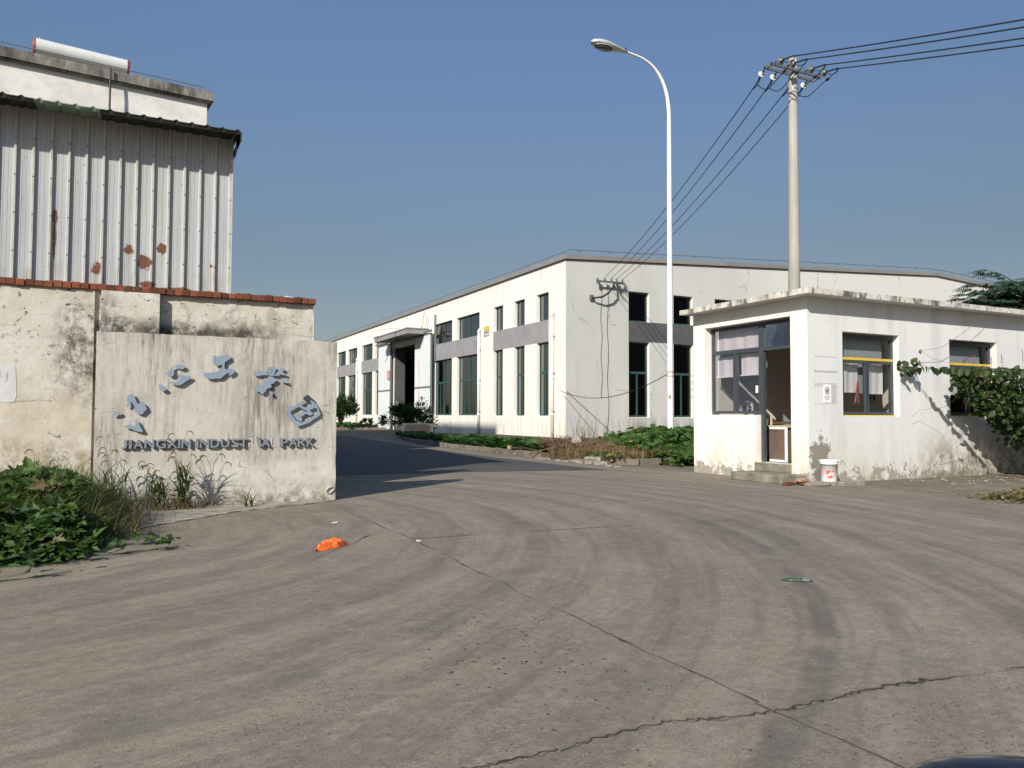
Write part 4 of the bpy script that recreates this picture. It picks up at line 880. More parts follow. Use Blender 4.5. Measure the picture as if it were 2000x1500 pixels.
for (x, zb) in ((20.35, 2.0), (20.72, .25)):
    m_ = MB(); n = 16
    m_.tube([(x+.04*math.sin(k*1.1)+.03*k/n, FY-.03, 7.4+(zb-7.4)*k/n) for k in range(n+1)], .009, 4)
    tag(m_.build('hanging_wire', 'cop'), 'thin brown wire hanging down the factory gable, the %s of two' % ('shorter left' if x < 20.5 else 'longer right'), 'wire', 'thin wires on the factory gable')
m_ = MB(); m_.tube(catenary((18.05, 31.15, 2.33), (15.6, 19.97, 2.53), .55), .014, 5); tag(m_.build('telephone_cable', 'black'), 'slack black cable strung low from the factory corner to the white lamp post', 'cable')
m_ = MB(); m_.tube([(18.42, 31.17, 2.3), (20.2, 31.12, .9), (20.9, 31.1, .35)], .01, 4); tag(m_.build('guy_wire', 'black'), 'thin diagonal wire from the factory corner down to the weeds', 'wire')
# ------------------------------------------------------------ GUARD HOUSE
gh = thing('guard_house', (12, 11, 0), 'small flat roofed white gatehouse with stained roof edge, open doorway and peeling wall base', 'building')
GX, GY = 10.63, 9.71
opY = [(11.5, 13.03, 1.18, 2.71), (14.51, 16.04, 1.18, 2.71)]
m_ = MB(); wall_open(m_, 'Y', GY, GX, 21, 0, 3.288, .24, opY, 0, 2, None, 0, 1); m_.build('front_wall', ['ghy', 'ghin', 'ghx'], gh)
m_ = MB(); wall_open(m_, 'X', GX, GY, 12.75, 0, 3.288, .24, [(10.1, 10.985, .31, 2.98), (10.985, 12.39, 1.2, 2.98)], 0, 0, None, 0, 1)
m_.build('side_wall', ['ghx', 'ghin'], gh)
bx(GX+.243, 21, 12.55, 12.75, 0, 3.24).build('rear_wall', 'ghin', gh); bx(20.8, 21, GY+.25, 12.54, 0, 3.24).build('end_wall', 'ghin', gh); bx(14.0, 14.12, GY+.245, 12.54, .31, 3.2).build('partition', 'ghin', gh)
bx(GX+.25, 20.8, GY+.25, 12.54, .02, .305).build('floor', 'step', gh)
m_ = MB(); 
def rl_(a_, b_, n): return [a_+(b_-a_)*k/n for k in range(n+1)]
x0, x1, y0, y1, z0, z1 = GX-.3, 21.3, GY-.3, 12.83, 3.285, 3.385
ring = [(x, y0) for x in rl_(x0, x1, 110)] + [(x1, y1)] + [(x0, y) for y in rl_(y1, y0, 40)][:-1]
b0 = [Vector((x, y, z0+mn.noise(Vector((x*3, y*3, 1)))*.005)) for x, y in ring]; t0 = [Vector((x, y, z1+mn.noise(Vector((x*4, y*4, 5)))*.006)) for x, y in ring]
n = len(ring)
for i in range(n): j = (i+1) % n; m_.face([b0[i], b0[j], t0[j], t0[i]])
m_.face(list(reversed(b0)), 1); m_.face(t0)
m_.build('roof_slab', ['fascia', 'ghy'], gh)
# frames in the side opening
WX = GX+.15
win = MB()
fo = window(gh, 'X', GX, 10.99, 12.37, 1.22, 2.96, .16, 'frame', 'glassg', vs=[(11.66, 1.22, 2.42), (11.71, 1.22, 2.42)], hs=[2.46], w_=.055, t=.055)
m_ = MB(); abox(m_, 'X', GX, 10.985, 11.07, .15, .225, .32, 1.215); abox(m_, 'X', GX, 10.915, 10.985, .15, .22, .32, 2.96); abox(m_, 'X', GX, 10.11, 10.915, .155, .215, 2.42, 2.48); abox(m_, 'X', GX, 10.11, 10.915, .155, .215, 2.91, 2.96); abox(m_, 'X', GX, 10.105, 10.14, .155, .215, .32, 2.96)
df = m_.build('door_frame', 'frame', gh)
m_ = MB(); m_.face([(GX+.185, 10.14, 2.48), (GX+.185, 10.915, 2.48), (GX+.185, 10.915, 2.91), (GX+.185, 10.14, 2.91)]); m_.build('pane', 'glasst', df)
for z in (1.0, 2.1): bx(GX+.225, GX+.245, 10.9, 10.93, z, z+.12).build('hinge', 'iron', df)
bx(GX+.13, GX+.16, 11.06, 11.1, 1.62, 1.76).build('window_handle', 'white', fo)
def blind(x, y0, y1, z0, z1, mat, ax='X', amp=.012, fr=9):
    m_ = MB(); n = 60
    for k in range(n):
        a_, b_ = y0+(y1-y0)*k/n, y0+(y1-y0)*(k+1)/n
        f1, f2 = math.sin(a_*fr*2)*amp+math.sin(a_*31)*amp*.3, math.sin(b_*fr*2)*amp+math.sin(b_*31)*amp*.3
        if ax == 'X': m_.face([(x+f1, a_, z0), (x+f2, b_, z0), (x+f2*.3, b_, z1), (x+f1*.3, a_, z1)])
        else: m_.face([(a_, x+f1, z0), (b_, x+f2, z0), (b_, x+f2*.3, z1), (a_, x+f1*.3, z1)])
    return m_.build('blind', mat, gh, True)
blind(GX+.30, 11.08, 12.36, 2.49, 2.93, 'curtain'); blind(GX+.29, 11.78, 12.34, 1.98, 2.38, 'curtain'); blind(GX+.28, 11.06, 11.64, 1.99, 2.4, 'curtain')
bx(GX+.26, GX+.275, 11.78, 12.34, 1.96, 1.985).build('blind_rail', 'white', gh); bx(GX+.25, GX+.265, 11.06, 11.64, 1.97, 1.995).build('blind_rail', 'white', gh)
# front windows
for k, (a_, b_) in enumerate(((11.5, 13.03), (14.51, 16.04))):
    mu = a_+.77
    w_ = window(gh, 'Y', GY, a_+.004, b_-.004, 1.2, 2.68, .13, 'frame', 'glassg', vs=[(mu, 1.2, 2.2), (mu+.045, 1.2, 2.2)], hs=[2.2], w_=.06, t=.06)
    m_ = MB(); abox(m_, 'Y', GY, a_+.01, b_-.03, .118, .124, 2.215, 2.262); m_.build('tape_strip', 'yellow', w_)
    m_ = MB(); abox(m_, 'Y', GY, a_+.01, b_-.01, .1, .128, 1.181, 1.2); m_.build('sealant', 'yellow', w_)
    blind(GY+.28, a_+.34, a_+.73, 1.62, 2.19, 'white', 'Y', .025, 5); blind(GY+.27, a_+.86, b_-.12, 1.6, 2.19, 'white', 'Y', .03, 4)
    blind(GY+.33, a_+.03, b_-.05, 1.61, 2.2, 'gblind', 'Y', .004, 1); blind(GY+.3, a_+.05, b_-.1, 2.22, 2.66, 'gblind', 'Y', .002, 1)
m_ = MB()
rng = random.Random(3)
for k in range(9):
    x = 12.16 + rng.uniform(-.07, .07); m_.face([(12.2+rng.uniform(-.02, .02), GY+.25, 1.85), (12.22, GY+.26, 1.84), (x+.03, GY+.27+rng.uniform(-.02, .02), 1.4+rng.uniform(0, .1)), (x-.02, GY+.25+rng.uniform(-.02, .02), 1.4)], k % 3 == 0)
rc = m_.build('hanging_cloth', ['red', 'white']); tag(rc, 'small red and white cloth hanging inside the left gatehouse window', 'cloth')
# removed sign outline and notice
m_ = MB(); y = GY
def fr_(x0, x1, z0, z1, t=.012):
    d0, d1 = y-.0035, y-.0005
    m_.box(x0, x1, d0, d1, z1-t, z1); m_.box(x0, x1, d0, d1, z0, z0+t*.7); m_.box(x0, x0+t*.7, d0, d1, z0+t, z1-t-.001); m_.box(x1-t*.6, x1, d0, d1, z0+t, z1-t-.001)
fr_(10.78, 11.355, 1.98, 2.24, .008); fr_(10.78, 11.35, 1.76, 1.965, .008); fr_(10.77, 11.36, 1.395, 1.71, .006)
m_.box(10.79, 11.35, y-.004, y-.0005, 1.965, 1.978); m_.box(10.79, 11.33, y-.004, y-.0005, 1.728, 1.745)
m_.build('sign_outline', 'stain', gh)
nt_ = tag(bx(11.0, 11.19, GY-.006, GY-.0035, 1.42, 1.74, jit=.0).build('paper_notice', 'paper'), 'small white printed paper pasted on the gatehouse front beside the window', 'notice')
m_ = MB()
for k in range(10):
    t = k/10*6.28; cx, cz = 11.095, 1.625
    p = Vector((cx+.045*math.cos(t), GY-.0075, cz+.055*math.sin(t))); m_.box(p.x-.012, p.x+.011, p.y, p.y+.001, p.z-.008, p.z+.012, jit=.002)
m_.box(11.075, 11.115, GY-.0077, GY-.0067, 1.6, 1.65)
for z, a_, b_ in ((1.52, 11.03, 11.16), (1.495, 11.03, 11.14), (1.475, 11.05, 11.13)):
    x = a_
    while x < b_: m_.box(x, x+.008, GY-.0077, GY-.0067, z, z+.01); x += .013
tag(m_.build('print', 'ink', nt_), kind='stuff')
tag(bx(11.2, 11.33, GY-.005, GY-.0035, 1.42, 1.72).build('paper_notice', 'stain'), 'faded blank sheet on the gatehouse front, right of the printed paper', 'notice')
# interior things
tb = thing('desk', (11.6, 11.9, .305), 'plain desk with small items seen through the gatehouse side window', 'desk')
bx(11.1, 12.6, 11.2, 12.5, 1.02, 1.06).build('desk_top', 'boardb', tb)
for x in (11.15, 12.5):
    for y in (11.3, 12.4): bx(x, x+.05, y, y+.05, .306, 1.019).build('leg', 'frame', tb)
fan = thing('desk_fan', (11.6, 12.25, 1.06), 'small black desk fan behind the left gatehouse pane', 'fan')
m_ = MB(); m_.lathe((11.6, 12.25, 1.06), (0, 0, 1), [(0, .1), (.02, .09), (.04, .02), (.16, .02)], 14); m_.build('stand', 'black', fan)
m_ = MB(); c_ = Vector((11.6, 12.22, 1.33)); m_.tube([c_+Vector((0, math.cos(t)*.15, math.sin(t)*.15)) for t in [k*.3307 for k in range(20)]], .009, 5)
for k in range(10): t = k*.628; m_.tube([c_, c_+Vector((0, math.cos(t)*.15, math.sin(t)*.15))], .004, 4)
m_.build('guard', 'white', fan)
m_ = MB(); m_.lathe(c_, (1, 0, 0), [(.0, .03), (.02, .05), (.1, .05), (.14, .0)], 12); 
for k in range(4): t = k*1.571; m_.raw([c_, c_+Vector((.01, math.cos(t)*.13, math.sin(t)*.13)), c_+Vector((-.01, math.cos(t+.8)*.12, math.sin(t+.8)*.12))], [(0, 1, 2)])
m_.build('fan_motor', 'black', fan)
m_ = MB(); m_.lathe((11.3, 11.86, 1.06), (0, 0, 1), [(0, .035), (.07, .035), (.09, .02), (.11, .022), (.11, 0)], 12); tag(m_.build('red_jar', 'red'), 'small red jar on the desk inside the gatehouse window', 'jar')
cb_ = thing('low_cabinet', (11.2, 10.8, .305), 'low dark wood cabinet with white metal edging just inside the gatehouse doorway', 'cabinet')
bx(10.93, 11.4, 10.52, 10.93, .32, .95).build('cabinet_body', 'boardb', cb_)
m_ = MB(); m_.box(10.905, 10.929, 10.47, 10.52, .32, .97); m_.box(10.905, 10.929, 10.521, 10.9, .32, .36); m_.box(10.905, 10.929, 10.521, 10.9, .93, .97); m_.build('edging', 'white', cb_)
bx(10.9, 11.45, 10.46, 10.93, .975, 1.0).build('cabinet_top', 'boardt', cb_)
m_ = MB(); m_.box(10.93, 10.945, 10.86, 10.9, 1.002, 1.22); tag(m_.build('wooden_ruler', 'boardt'), 'pale narrow stick standing on the low cabinet in the doorway', 'stick')
st = thing('swivel_chair', (12.3, 10.9, .305), 'dark chair partly visible deep inside the gatehouse doorway', 'chair')
m_ = MB(); m_.lathe((12.3, 10.9, .75), (0, 0, 1), [(0, .0), (0, .24), (.05, .25), (.08, .22), (.09, 0)], 18); m_.build('seat', 'black', st, True)
m_ = MB(); m_.box(12.5, 12.56, 10.68, 11.12, .9, 1.25); bevel(m_.build('backrest', 'black', st), .04, 3)
m_ = MB(); m_.tube([(12.3, 10.9, .4), (12.3, 10.9, .76)], .03, 8)
for k in range(5): m_.tube([(12.3, 10.9, .42), (12.3+.28*math.cos(k*1.256), 10.9+.28*math.sin(k*1.256), .345)], .02, 6)
m_.build('chair_base', 'iron', st)
m_ = MB(); m_.tube([(12.45, 10.9, .78), (12.53, 10.9, .8), (12.53, 10.9, .95)], .02, 6); m_.build('back_support', 'iron', st)
m_ = MB()
for k in range(6):
    z = 1.9+.05*random.random(); y = 11.0+k*.05
    m_.raw([Vector((13.985, y, z)), Vector((13.985, y+.02, z)), Vector((13.985, y+.06-.1*random.random(), z-.35-.1*random.random())), Vector((13.985, y, z-.5))], [(0, 1, 2, 3)])
m_.build('wall_scratches', 'ink', gh)
# steps
m_ = MB(); m_.box(10.04, GX-.003, 9.76, 11.02, 0, .15); s1 = bevel(m_.build('door_step', 'step', gh), .015, 2)
m_ = MB(); m_.box(GX-.03, GX+.24, 10.1, 10.985, .151, .308); bevel(m_.build('threshold', 'step', gh), .012, 2)
# bricks stacked by the step
def brick_at(x, y, z, rz, mat, label):
    Mx = Matrix.Translation((x, y, z)) @ Matrix.Rotation(rz, 4, 'Z'); m_ = MB(); m_.box(-.12, .12, -.057, .057, 0, .053, 0, Mx, jit=.004)
    o = m_.build('loose_brick', mat); bevel(o, .008, 2); return tag(o, label, 'brick', 'bricks beside the gatehouse step')
brick_at(10.06, 9.63, .003, .2, 'brick', 'red brick on the ground nearest the gatehouse step, left of the pile')
brick_at(10.29, 9.55, .003, 1.2, 'brick', 'red brick on the ground in the middle of the small pile')
brick_at(10.45, 9.6, .003, 1.5, 'brick', 'red brick on the ground at the wall corner, right of the pile')
brick_at(10.31, 9.56, .06, .25, 'palebrick', 'mortar covered pale brick lying on top of the small pile')
m_ = MB(); Mx = Matrix.Translation((10.42, 9.38, 0)) @ Matrix.Rotation(-.15, 4, 'Z'); m_.box(-.2, .2, -.13, .16, .002, .055, 0, Mx, jit=.012)
tag(bevel(m_.build('concrete_slab', 'rubble'), .008, 2), 'broken concrete slab at the gatehouse corner, left of the pair under the bucket', 'slab', 'concrete slabs under the bucket')
m_ = MB(); Mx = Matrix.Translation((10.98, 9.3, 0)) @ Matrix.Rotation(-.1, 4, 'Z'); m_.box(-.33, .33, -.17, .15, .002, .062, 0, Mx, jit=.01)
tag(bevel(m_.build('concrete_slab', 'rubble'), .008, 2), 'pale concrete slab right of the broken one, carrying the white bucket', 'slab', 'concrete slabs under the bucket')
bk = thing('paint_bucket', (10.74, 9.4, .06), 'white plastic bucket with faded red print standing on a slab by the gatehouse corner', 'bucket')
B0 = Vector((10.74, 9.38, .062))
m_ = MB(); m_.lathe(B0, (0, 0, 1), [(0, 0), (0, .122), (.012, .13), (.3, .146), (.3, .158), (.315, .158), (.318, .15), (.33, .15), (.333, .16), (.365, .161), (.368, .15), (.35, .146), (.05, .12), (.05, 0)], 40)
m_.build('bucket_body', 'white', bk, True)
m_ = MB()
def onb(a_, z, r_=.0025): rr = .13 + (.146-.13)*(z/.3) + r_; return B0 + Vector((math.cos(a_)*rr, math.sin(a_)*rr, z))
a0 = math.atan2(-B0.y, -B0.x)
def patch(a1, a2, za, zb, sk=0):
    n = 8
    for k in range(n):
        p, q = a1+(a2-a1)*k/n, a1+(a2-a1)*(k+1)/n; sh1, sh2 = sk*k/n, sk*(k+1)/n
        m_.face([onb(a0+p, za+sh1), onb(a0+q, za+sh2), onb(a0+q, zb), onb(a0+p, zb)])
patch(-.28, .2, .115, .195, .07); patch(.3, .75, .178, .192); patch(-.2, .5, .085, .1); patch(-.12, .42, .06, .082, .012); patch(.15, .3, .1, .12)
m_.build('printed_label', 'red', bk)
m_ = MB(); hp = [B0 + Vector((math.cos(t)*.162, math.sin(t)*.162, .32-.03*math.sin((t-2.4)))) for t in [2.2+k*.25 for k in range(12)]]; m_.tube(hp, .0035, 5); m_.build('handle', 'iron', bk)

# ------------------------------------------------------------ STREET LAMPS
def lamp(name, label, bx_, by_, hz, s=1.0):
    t = thing(name, (bx_, by_, 0), label, 'street lamp', 'curved arm street lamps')
    o = Vector((bx_, by_, 0))
    path = [(0, 0), (0, 3), (0, 10.1), (0, 10.6), (-.01, 11.2), (-.1, 11.75), (-.31, 12.2), (-.62, 12.52), (-1.0, 12.7), (-1.4, 12.77), (-1.75, 12.8)]
    rr = [.105, .095, .0705, .069, .065, .058, .052, .046, .04, .035, .032]
    P2, R2 = [], []
    for i in range(len(path)-1):
        p0 = Vector((*path[max(0, i-1)], 0)); p1_ = Vector((*path[i], 0)); p2_ = Vector((*path[i+1], 0)); p3_ = Vector((*path[min(len(path)-1, i+2)], 0))
        if i < 3: p0 = p1_ - (p2_-p1_); p3_ = p2_ + (p2_-p1_)
        for k in range(4):
            u = k/4; q = .5*((2*p1_)+(p2_-p0)*u+(2*p0-5*p1_+4*p2_-p3_)*u*u+(3*p1_-p0-3*p2_+p3_)*u**3); P2.append((q.x, q.y)); R2.append(rr[i]*(1-u)+rr[i+1]*u)
    P2.append(path[-1]); R2.append(rr[-1])
    m_ = MB(); m_.tube([o+Vector((x, 0, z)) for x, z in P2], R2, 16); m_.build('pole', 'lampw', t, True)
    m_ = MB(); m_.lathe(o, (0, 0, 1), [(0.01, .2), (.03, .2), (.035, .12), (.1, .11)], 18); m_.build('base_plate', 'lampw', t, True)
    for z_ in (2.42, 2.56):
        m_ = MB(); m_.tube([o+Vector((0, 0, z_)), o+Vector((0, 0, z_+.06))], .1, 16); m_.build('clamp_band', 'boardt', t)
    bx(o.x-.11, o.x-.07, o.y-.11, o.y-.03, 1.75, 1.85).build('number_tag', 'boardt', t)
    # head: elongated shell along -X, rising slightly
    hd = MB(); ns, nr = 22, 20; L_ = 1.35; ax = Vector((-1, 0, .035)).normalized(); st_ = o+Vector((-1.68, 0, 12.79))
    prof = []
    for i in range(ns+1):
        u = i/ns; ww = (.075 + .16*math.sin(min(1, u*1.35)*math.pi/2)**1.3) if u < .62 else .235*math.sqrt(max(0, 1-((u-.62)/.38)**2.2)); ww = max(ww, .004)
        top_ = ww*.62; bot = ww*.38 + .01
        for k in range(nr):
            a_ = 2*math.pi*k/nr; y = math.cos(a_)*ww; z = math.sin(a_); z = z*top_ if z > 0 else z*bot
            prof.append(st_ + ax*(u*L_) + Vector((0, y, z)))
    for i in range(ns):
        for k in range(nr): hd.f.append((i*nr+k, (i+1)*nr+k, (i+1)*nr+(k+1) % nr, i*nr+(k+1) % nr)); hd.mi.append(0)
    hd.v = [tuple(p) for p in prof]; hd.f.append(tuple(range(nr))); hd.mi.append(0)
    h_ = hd.build('lamp_head', 'lampg', t, True)
    m_ = MB(); c_ = st_ + ax*(.85) + Vector((0, 0, -.07))
    pr = [(c_ + Vector((math.cos(a_)*.34, math.sin(a_)*.17, 0))) for a_ in [k*.314 for k in range(20)]]; b_ = len(m_.v)
    for lv, sc2, dz in ((0, 1, 0), (1, .9, -.045), (2, .6, -.075)):
        m_.v += [tuple(c_ + (p-c_)*sc2 + Vector((0, 0, dz))) for p in pr]
    for l in range(2):
        for k in range(20): m_.f.append((l*20+k, (l+1)*20+k, (l+1)*20+(k+1) % 20, l*20+(k+1) % 20)); m_.mi.append(0)
    m_.f.append(tuple(range(59, 39, -1))); m_.mi.append(0)
    m_.build('lens', 'lens', h_, True)
    m_ = MB(); m_.tube([c_ + Vector((math.cos(k*.314)*.37, math.sin(k*.314)*.195, .012)) for k in range(21)], .014, 6); m_.build('lens_ring', 'lampg', h_, True)
    for u in (.12, .42): 
        for s_ in (-1, 1): bx(st_.x-u-.02, st_.x-u+.02, st_.y+s_*.13-.02, st_.y+s_*.13+.02, st_.z+.02, st_.z+.06).build('latch', 'black', h_)
    return t
lamp('street_lamp', 'tall white street lamp with curved arm and oval head in front of the factory corner', 15.69, 19.97, 12)
lamp('street_lamp', 'distant street lamp whose oval head peeks above the brick coping', 16.5, 78.2, 12)

# ------------------------------------------------------------ UTILITY POLE AND CABLES
PX, PY, PZ = 14.13, 13.25, 9.78
up_ = thing('utility_pole', (PX, PY, 0), 'round concrete utility pole with crossarm and white insulators behind the gatehouse', 'utility pole')
m_ = MB(); m_.tube([(PX-.06, PY, 0), (PX-.03, PY, 5), (PX, PY, PZ-.01), (PX, PY, PZ)], [.165, .13, .097, .085], 28); m_.build('pole_shaft', 'polec', up_, True)
m_ = MB()
for dy in (-.11, .11): m_.box(PX-.8, PX+.8, PY+dy-.022, PY+dy+.022, 9.41, 9.47)
m_.box(PX-.8, PX-.76, PY-.13, PY+.13, 9.405, 9.475); m_.box(PX+.76, PX+.8, PY-.13, PY+.13, 9.405, 9.475)
m_.build('crossarm', 'iron', up_)
for za_, zb_ in ((9.38, 9.5), (9.0, 9.04)):
    m_ = MB(); m_.tube([(PX, PY, za_), (PX, PY, zb_)], .107, 20); m_.build('clamp_band', 'iron', up_)
offs = [-.74, -.36, .24, .66]
ends = [(20.39, 30.9, 7.83), (20.77, 30.9, 7.82), (21.07, 30.9, 7.8), (21.4, 30.9, 7.79)]
names = ['first', 'second', 'third', 'fourth']
E2 = Vector((-.385, -5.42, -1.6)).normalized()
for i, o_ in enumerate(offs):
    a_ = Vector((PX+o_, PY+.16, 9.44)); e = Vector(ends[i]); d = (e-a_).normalized(); d.z -= .18; d.normalize()
    m_ = MB(); m_.tube([a_, a_+d*.1], .014, 6, 1); m_.lathe(a_+d*.1, d, [(0, .03), (.03, .045), (.06, .04), (.08, .078), (.088, .09), (.096, .078), (.095, .04), (.13, .03), (.14, 0)], 20)
    m_.build('insulator', ['porc', 'black'], up_, True)
    m_ = MB(); q = a_+d*.24; m_.box(q.x-.02, q.x+.02, q.y-.03, q.y+.05, q.z-.03, q.z+.03); m_.tube([q, q+d*.45], .016, 6)
    m_.tube([q+d*.02+Vector((0, 0, -.02)), q+d*.2+Vector((0, 0, -.09)), q+d*.5], .009, 5); m_.build('strain_clamp', 'black', up_)
    s_ = q + d*.3
    m_ = MB(); m_.tube(catenary(s_, e, .32, 30), .0125, 6)
    tag(m_.build('power_cable', 'black'), 'black power cable descending to the factory gable, %s of four from the left' % names[i], 'cable', 'power cables from the pole to the factory')
    # cables to the right
    a2 = Vector((PX+o_, PY-.16, 9.46)); d2 = E2.copy(); d2.z *= .6
    m_ = MB(); m_.tube([a2, a2+d2*.1], .014, 6, 1); m_.lathe(a2+d2*.1, d2, [(0, .03), (.03, .05), (.06, .045), (.075, .088), (.088, .1), (.096, .094), (.085, .075), (.096, .07), (.085, .05), (.11, .045), (.14, .03), (.16, 0)], 20)
    m_.build('insulator', ['porcg', 'black'], up_, True)
    q2 = a2+d2*.25; m_ = MB(); m_.tube([q2, q2+d2*.4], .018, 6); m_.tube([q2, q2+d2*.15+Vector((0, 0, -.1)), q2+d2*.35+Vector((0, 0, -.1)), q2+d2*.45], .009, 5); m_.build('strain_clamp', 'black', up_)
    e2 = Vector((PX+o_, PY, 9.5)) + E2*15
    m_ = MB(); m_.tube(catenary(q2+d2*.35, e2, .12, 30), .0135, 6)
    tag(m_.build('power_cable', 'black'), 'black power cable running off to the upper right, %s of four from the top' % names[i], 'cable', 'power cables from the pole to the right')
    # jumper loop between the two
    A_, B_ = s_, q2+d2*.42; mid = (A_+B_)/2 + Vector((.0, .05, -.62+.08*i))
    pts = []
    for k in range(17):
        t = k/16; pts.append(A_*(1-t)**2 + mid*2*t*(1-t) + B_*t*t + Vector((.03*math.sin(t*9), 0, -.05*math.sin(t*6.28))))
    m_ = MB(); m_.tube(pts, .011, 6); c_ = pts[12]; m_.lathe(c_, (0, 1, 0), [(-.03, 0), (-.03, .035), (.03, .035), (.03, 0)], 8); m_.build('jumper_wire', 'black', up_)

# ------------------------------------------------------------ LITTER
bg_ = thing('orange_bag', (1.63, 6.88, 0), 'crumpled bright orange snack packet lying on the concrete', 'packet')
A0, A1 = Vector((1.47, 6.7, 0)), Vector((1.75, 7.01, 0)); dv = (A1-A0); Lg = dv.length; dv.normalize(); sv = Vector((-dv.y, dv.x, 0)); m_ = MB(); nu, nv = 16, 10
for j in range(nv+1):
    for i in range(nu+1):
        u, v = i/nu, j/nv; wd = (.035 + .085*min(1, u*1.8)) * (1 if u < .85 else .9)
        h = .008 + .05*math.sin(math.pi*v)**.45*min(1, u*1.5+.12)*(1 if u < .86 else (1-u)/.14*.6+.4) + mn.noise(Vector((u*6, v*5, 1)))*.03+abs(mn.noise(Vector((u*14, v*9, 4))))*.012
        if v in (0, 1): h = .004
        p = A0 + dv*(u*Lg) + sv*((v-.5)*wd*2*.75) + Z*max(.003, h); m_.v.append(tuple(p))
for j in range(nv):
    for i in range(nu): m_.f.append((j*(nu+1)+i, j*(nu+1)+i+1, (j+1)*(nu+1)+i+1, (j+1)*(nu+1)+i)); m_.mi.append(1 if (i in (10, 11) and j in (4, 5)) else 0)
m_.build('packet_body', ['orange', 'white'], bg_)
gb = thing('flattened_bottle', (4.3, 4.05, 0), 'flattened green and clear plastic bottle on the concrete at right', 'bottle')
m_ = MB(); pa = Vector((4.22, 4.12, .012)); pb = Vector((4.38, 3.99, .012)); ax_ = (pb-pa); b0_ = len(m_.v)
m_.lathe(pa, ax_, [(0, .008), (.02, .012), (.035, .024), (.07, .03), (.17, .03), (.2, .022), (.21, .008)], 14); m_.v = [(x, y, .003+max(0, z)*.45) for x, y, z in m_.v]; m_.build('bottle_body', 'greenp', gb, True)
m_ = MB(); m_.lathe(pa+ax_.normalized()*.14, ax_, [(0, .031), (.05, .032)], 14); m_.v = [(x, y, .004+max(0, z)*.5) for x, y, z in m_.v]; m_.build('wrapper', 'porcg', gb, True)
def scrap(x, y, s_, label, cat='scrap', mat='white', name='paper_scrap'):
    m_ = MB(); P = [(x+s_*math.cos(t), y+s_*.8*math.sin(t), .006+random.random()*s_*.5) for t in (0, 1.1, 2.3, 3.3, 4.5, 5.4)]
    m_.face(P); m_.face([(a_, b_, .003) for a_, b_, c_ in P]); tag(m_.build(name, mat), label, cat)
scrap(2.02, 8.36, .035, 'tiny white paper scrap beyond the orange packet'); scrap(2.44, 6.82, .028, 'tiny pale scrap at the crossing of the slab joints')
scrap(10.2, 16.0, .09, 'white scrap at the kerb by the brush pile')

# ------------------------------------------------------------ BOARD, BRUSH PILE, RUBBLE
bd = thing('discarded_board', (14.1, 39.9, 0), 'tan edged brown board propped up tilted in the planting bed by the entrance', 'board')
Mx = Matrix.Translation((13.95, 39.4, .37)) @ Matrix.Rotation(R(-22), 4, 'Z') @ Matrix.Rotation(R(27), 4, 'X')
m_ = MB(); m_.box(-.85, .85, -.75, .75, -.03, 0, 0, Mx); bevel(m_.build('board_edge', 'boardt', bd), .01, 1)
m_ = MB(); pts = []
for (cx, cy, a0_) in ((.45, .35, 0), (-.45, .35, 1.57), (-.45, -.35, 3.14), (.45, -.35, 4.71)):
    for k in range(5): pts.append(Mx @ Vector((cx+.25*math.cos(a0_+k*.39), cy+.25*math.sin(a0_+k*.39), .004)))
m_.prism(pts, (Mx.to_3x3() @ Vector((0, 0, .006)))); m_.build('board_face', 'boardr', bd)
m_ = MB(); m_.tube([Mx @ Vector((-.6, -.6, -.03)), Vector((13.2, 39.3, .05))], .04, 6); m_.build('board_leg', 'bark', bd); m_ = MB(); m_.tube([Mx @ Vector((-.7, .6, -.03)), Vector((13.4, 40.1, .05))], .04, 6); m_.build('board_leg', 'bark', bd)
m_ = MB(); rs = random.Random(11)
for k in range(420):
    c_ = Vector((rs.gauss(11.4, .6), rs.gauss(18.9, 1.3), 0)); r_ = math.hypot((c_.x-11.4)/1.0, (c_.y-18.9)/2.1); h = max(.06, .52*(1-r_*.5))*rs.random()**.6
    az = rs.gauss(-2.2, .75); L_ = rs.uniform(.5, 1.5); el = rs.gauss(.12, .18); d_ = Vector((math.cos(az)*math.cos(el), math.sin(az)*math.cos(el), math.sin(el)))
    p = c_ + Z*(h+.05); pts = [p - d_*L_*.5, p + Vector((rs.uniform(-.04, .04), rs.uniform(-.04, .04), rs.uniform(-.03, .05))), p + d_*L_*.5]
    pts = [Vector((q.x, q.y, max(.03, q.z))) for q in pts]; m_.tube(pts, [rs.uniform(.007, .017), .009, .004], 4)
tag(m_.build('brush_pile', 'stick'), 'heap of dry brown sticks and twigs piled on the kerb before the factory corner', 'brush pile')
m_ = MB(); nu, nv = 14, 9
for j in range(nv+1):
    for i in range(nu+1):
        u, v = i/nu*6.283, j/nv; rr = .17*math.sin(v*1.57+.02)*(1+.3*mn.noise(Vector((math.cos(u)*2, math.sin(u)*2, v*3)))); m_.v.append((10.95+math.cos(u)*rr*.8, 18.0+math.sin(u)*rr, .42+.2*math.cos(v*1.57)+.04*mn.noise(Vector((u*2, v*5, 0)))))
for j in range(nv):
    for i in range(nu): m_.f.append((j*(nu+1)+i, (j+1)*(nu+1)+i, (j+1)*(nu+1)+i+1, j*(nu+1)+i+1)); m_.mi.append(0)
tag(m_.build('white_sack', 'rubble'), 'pale crumpled sack resting on the dry brush pile', 'sack')
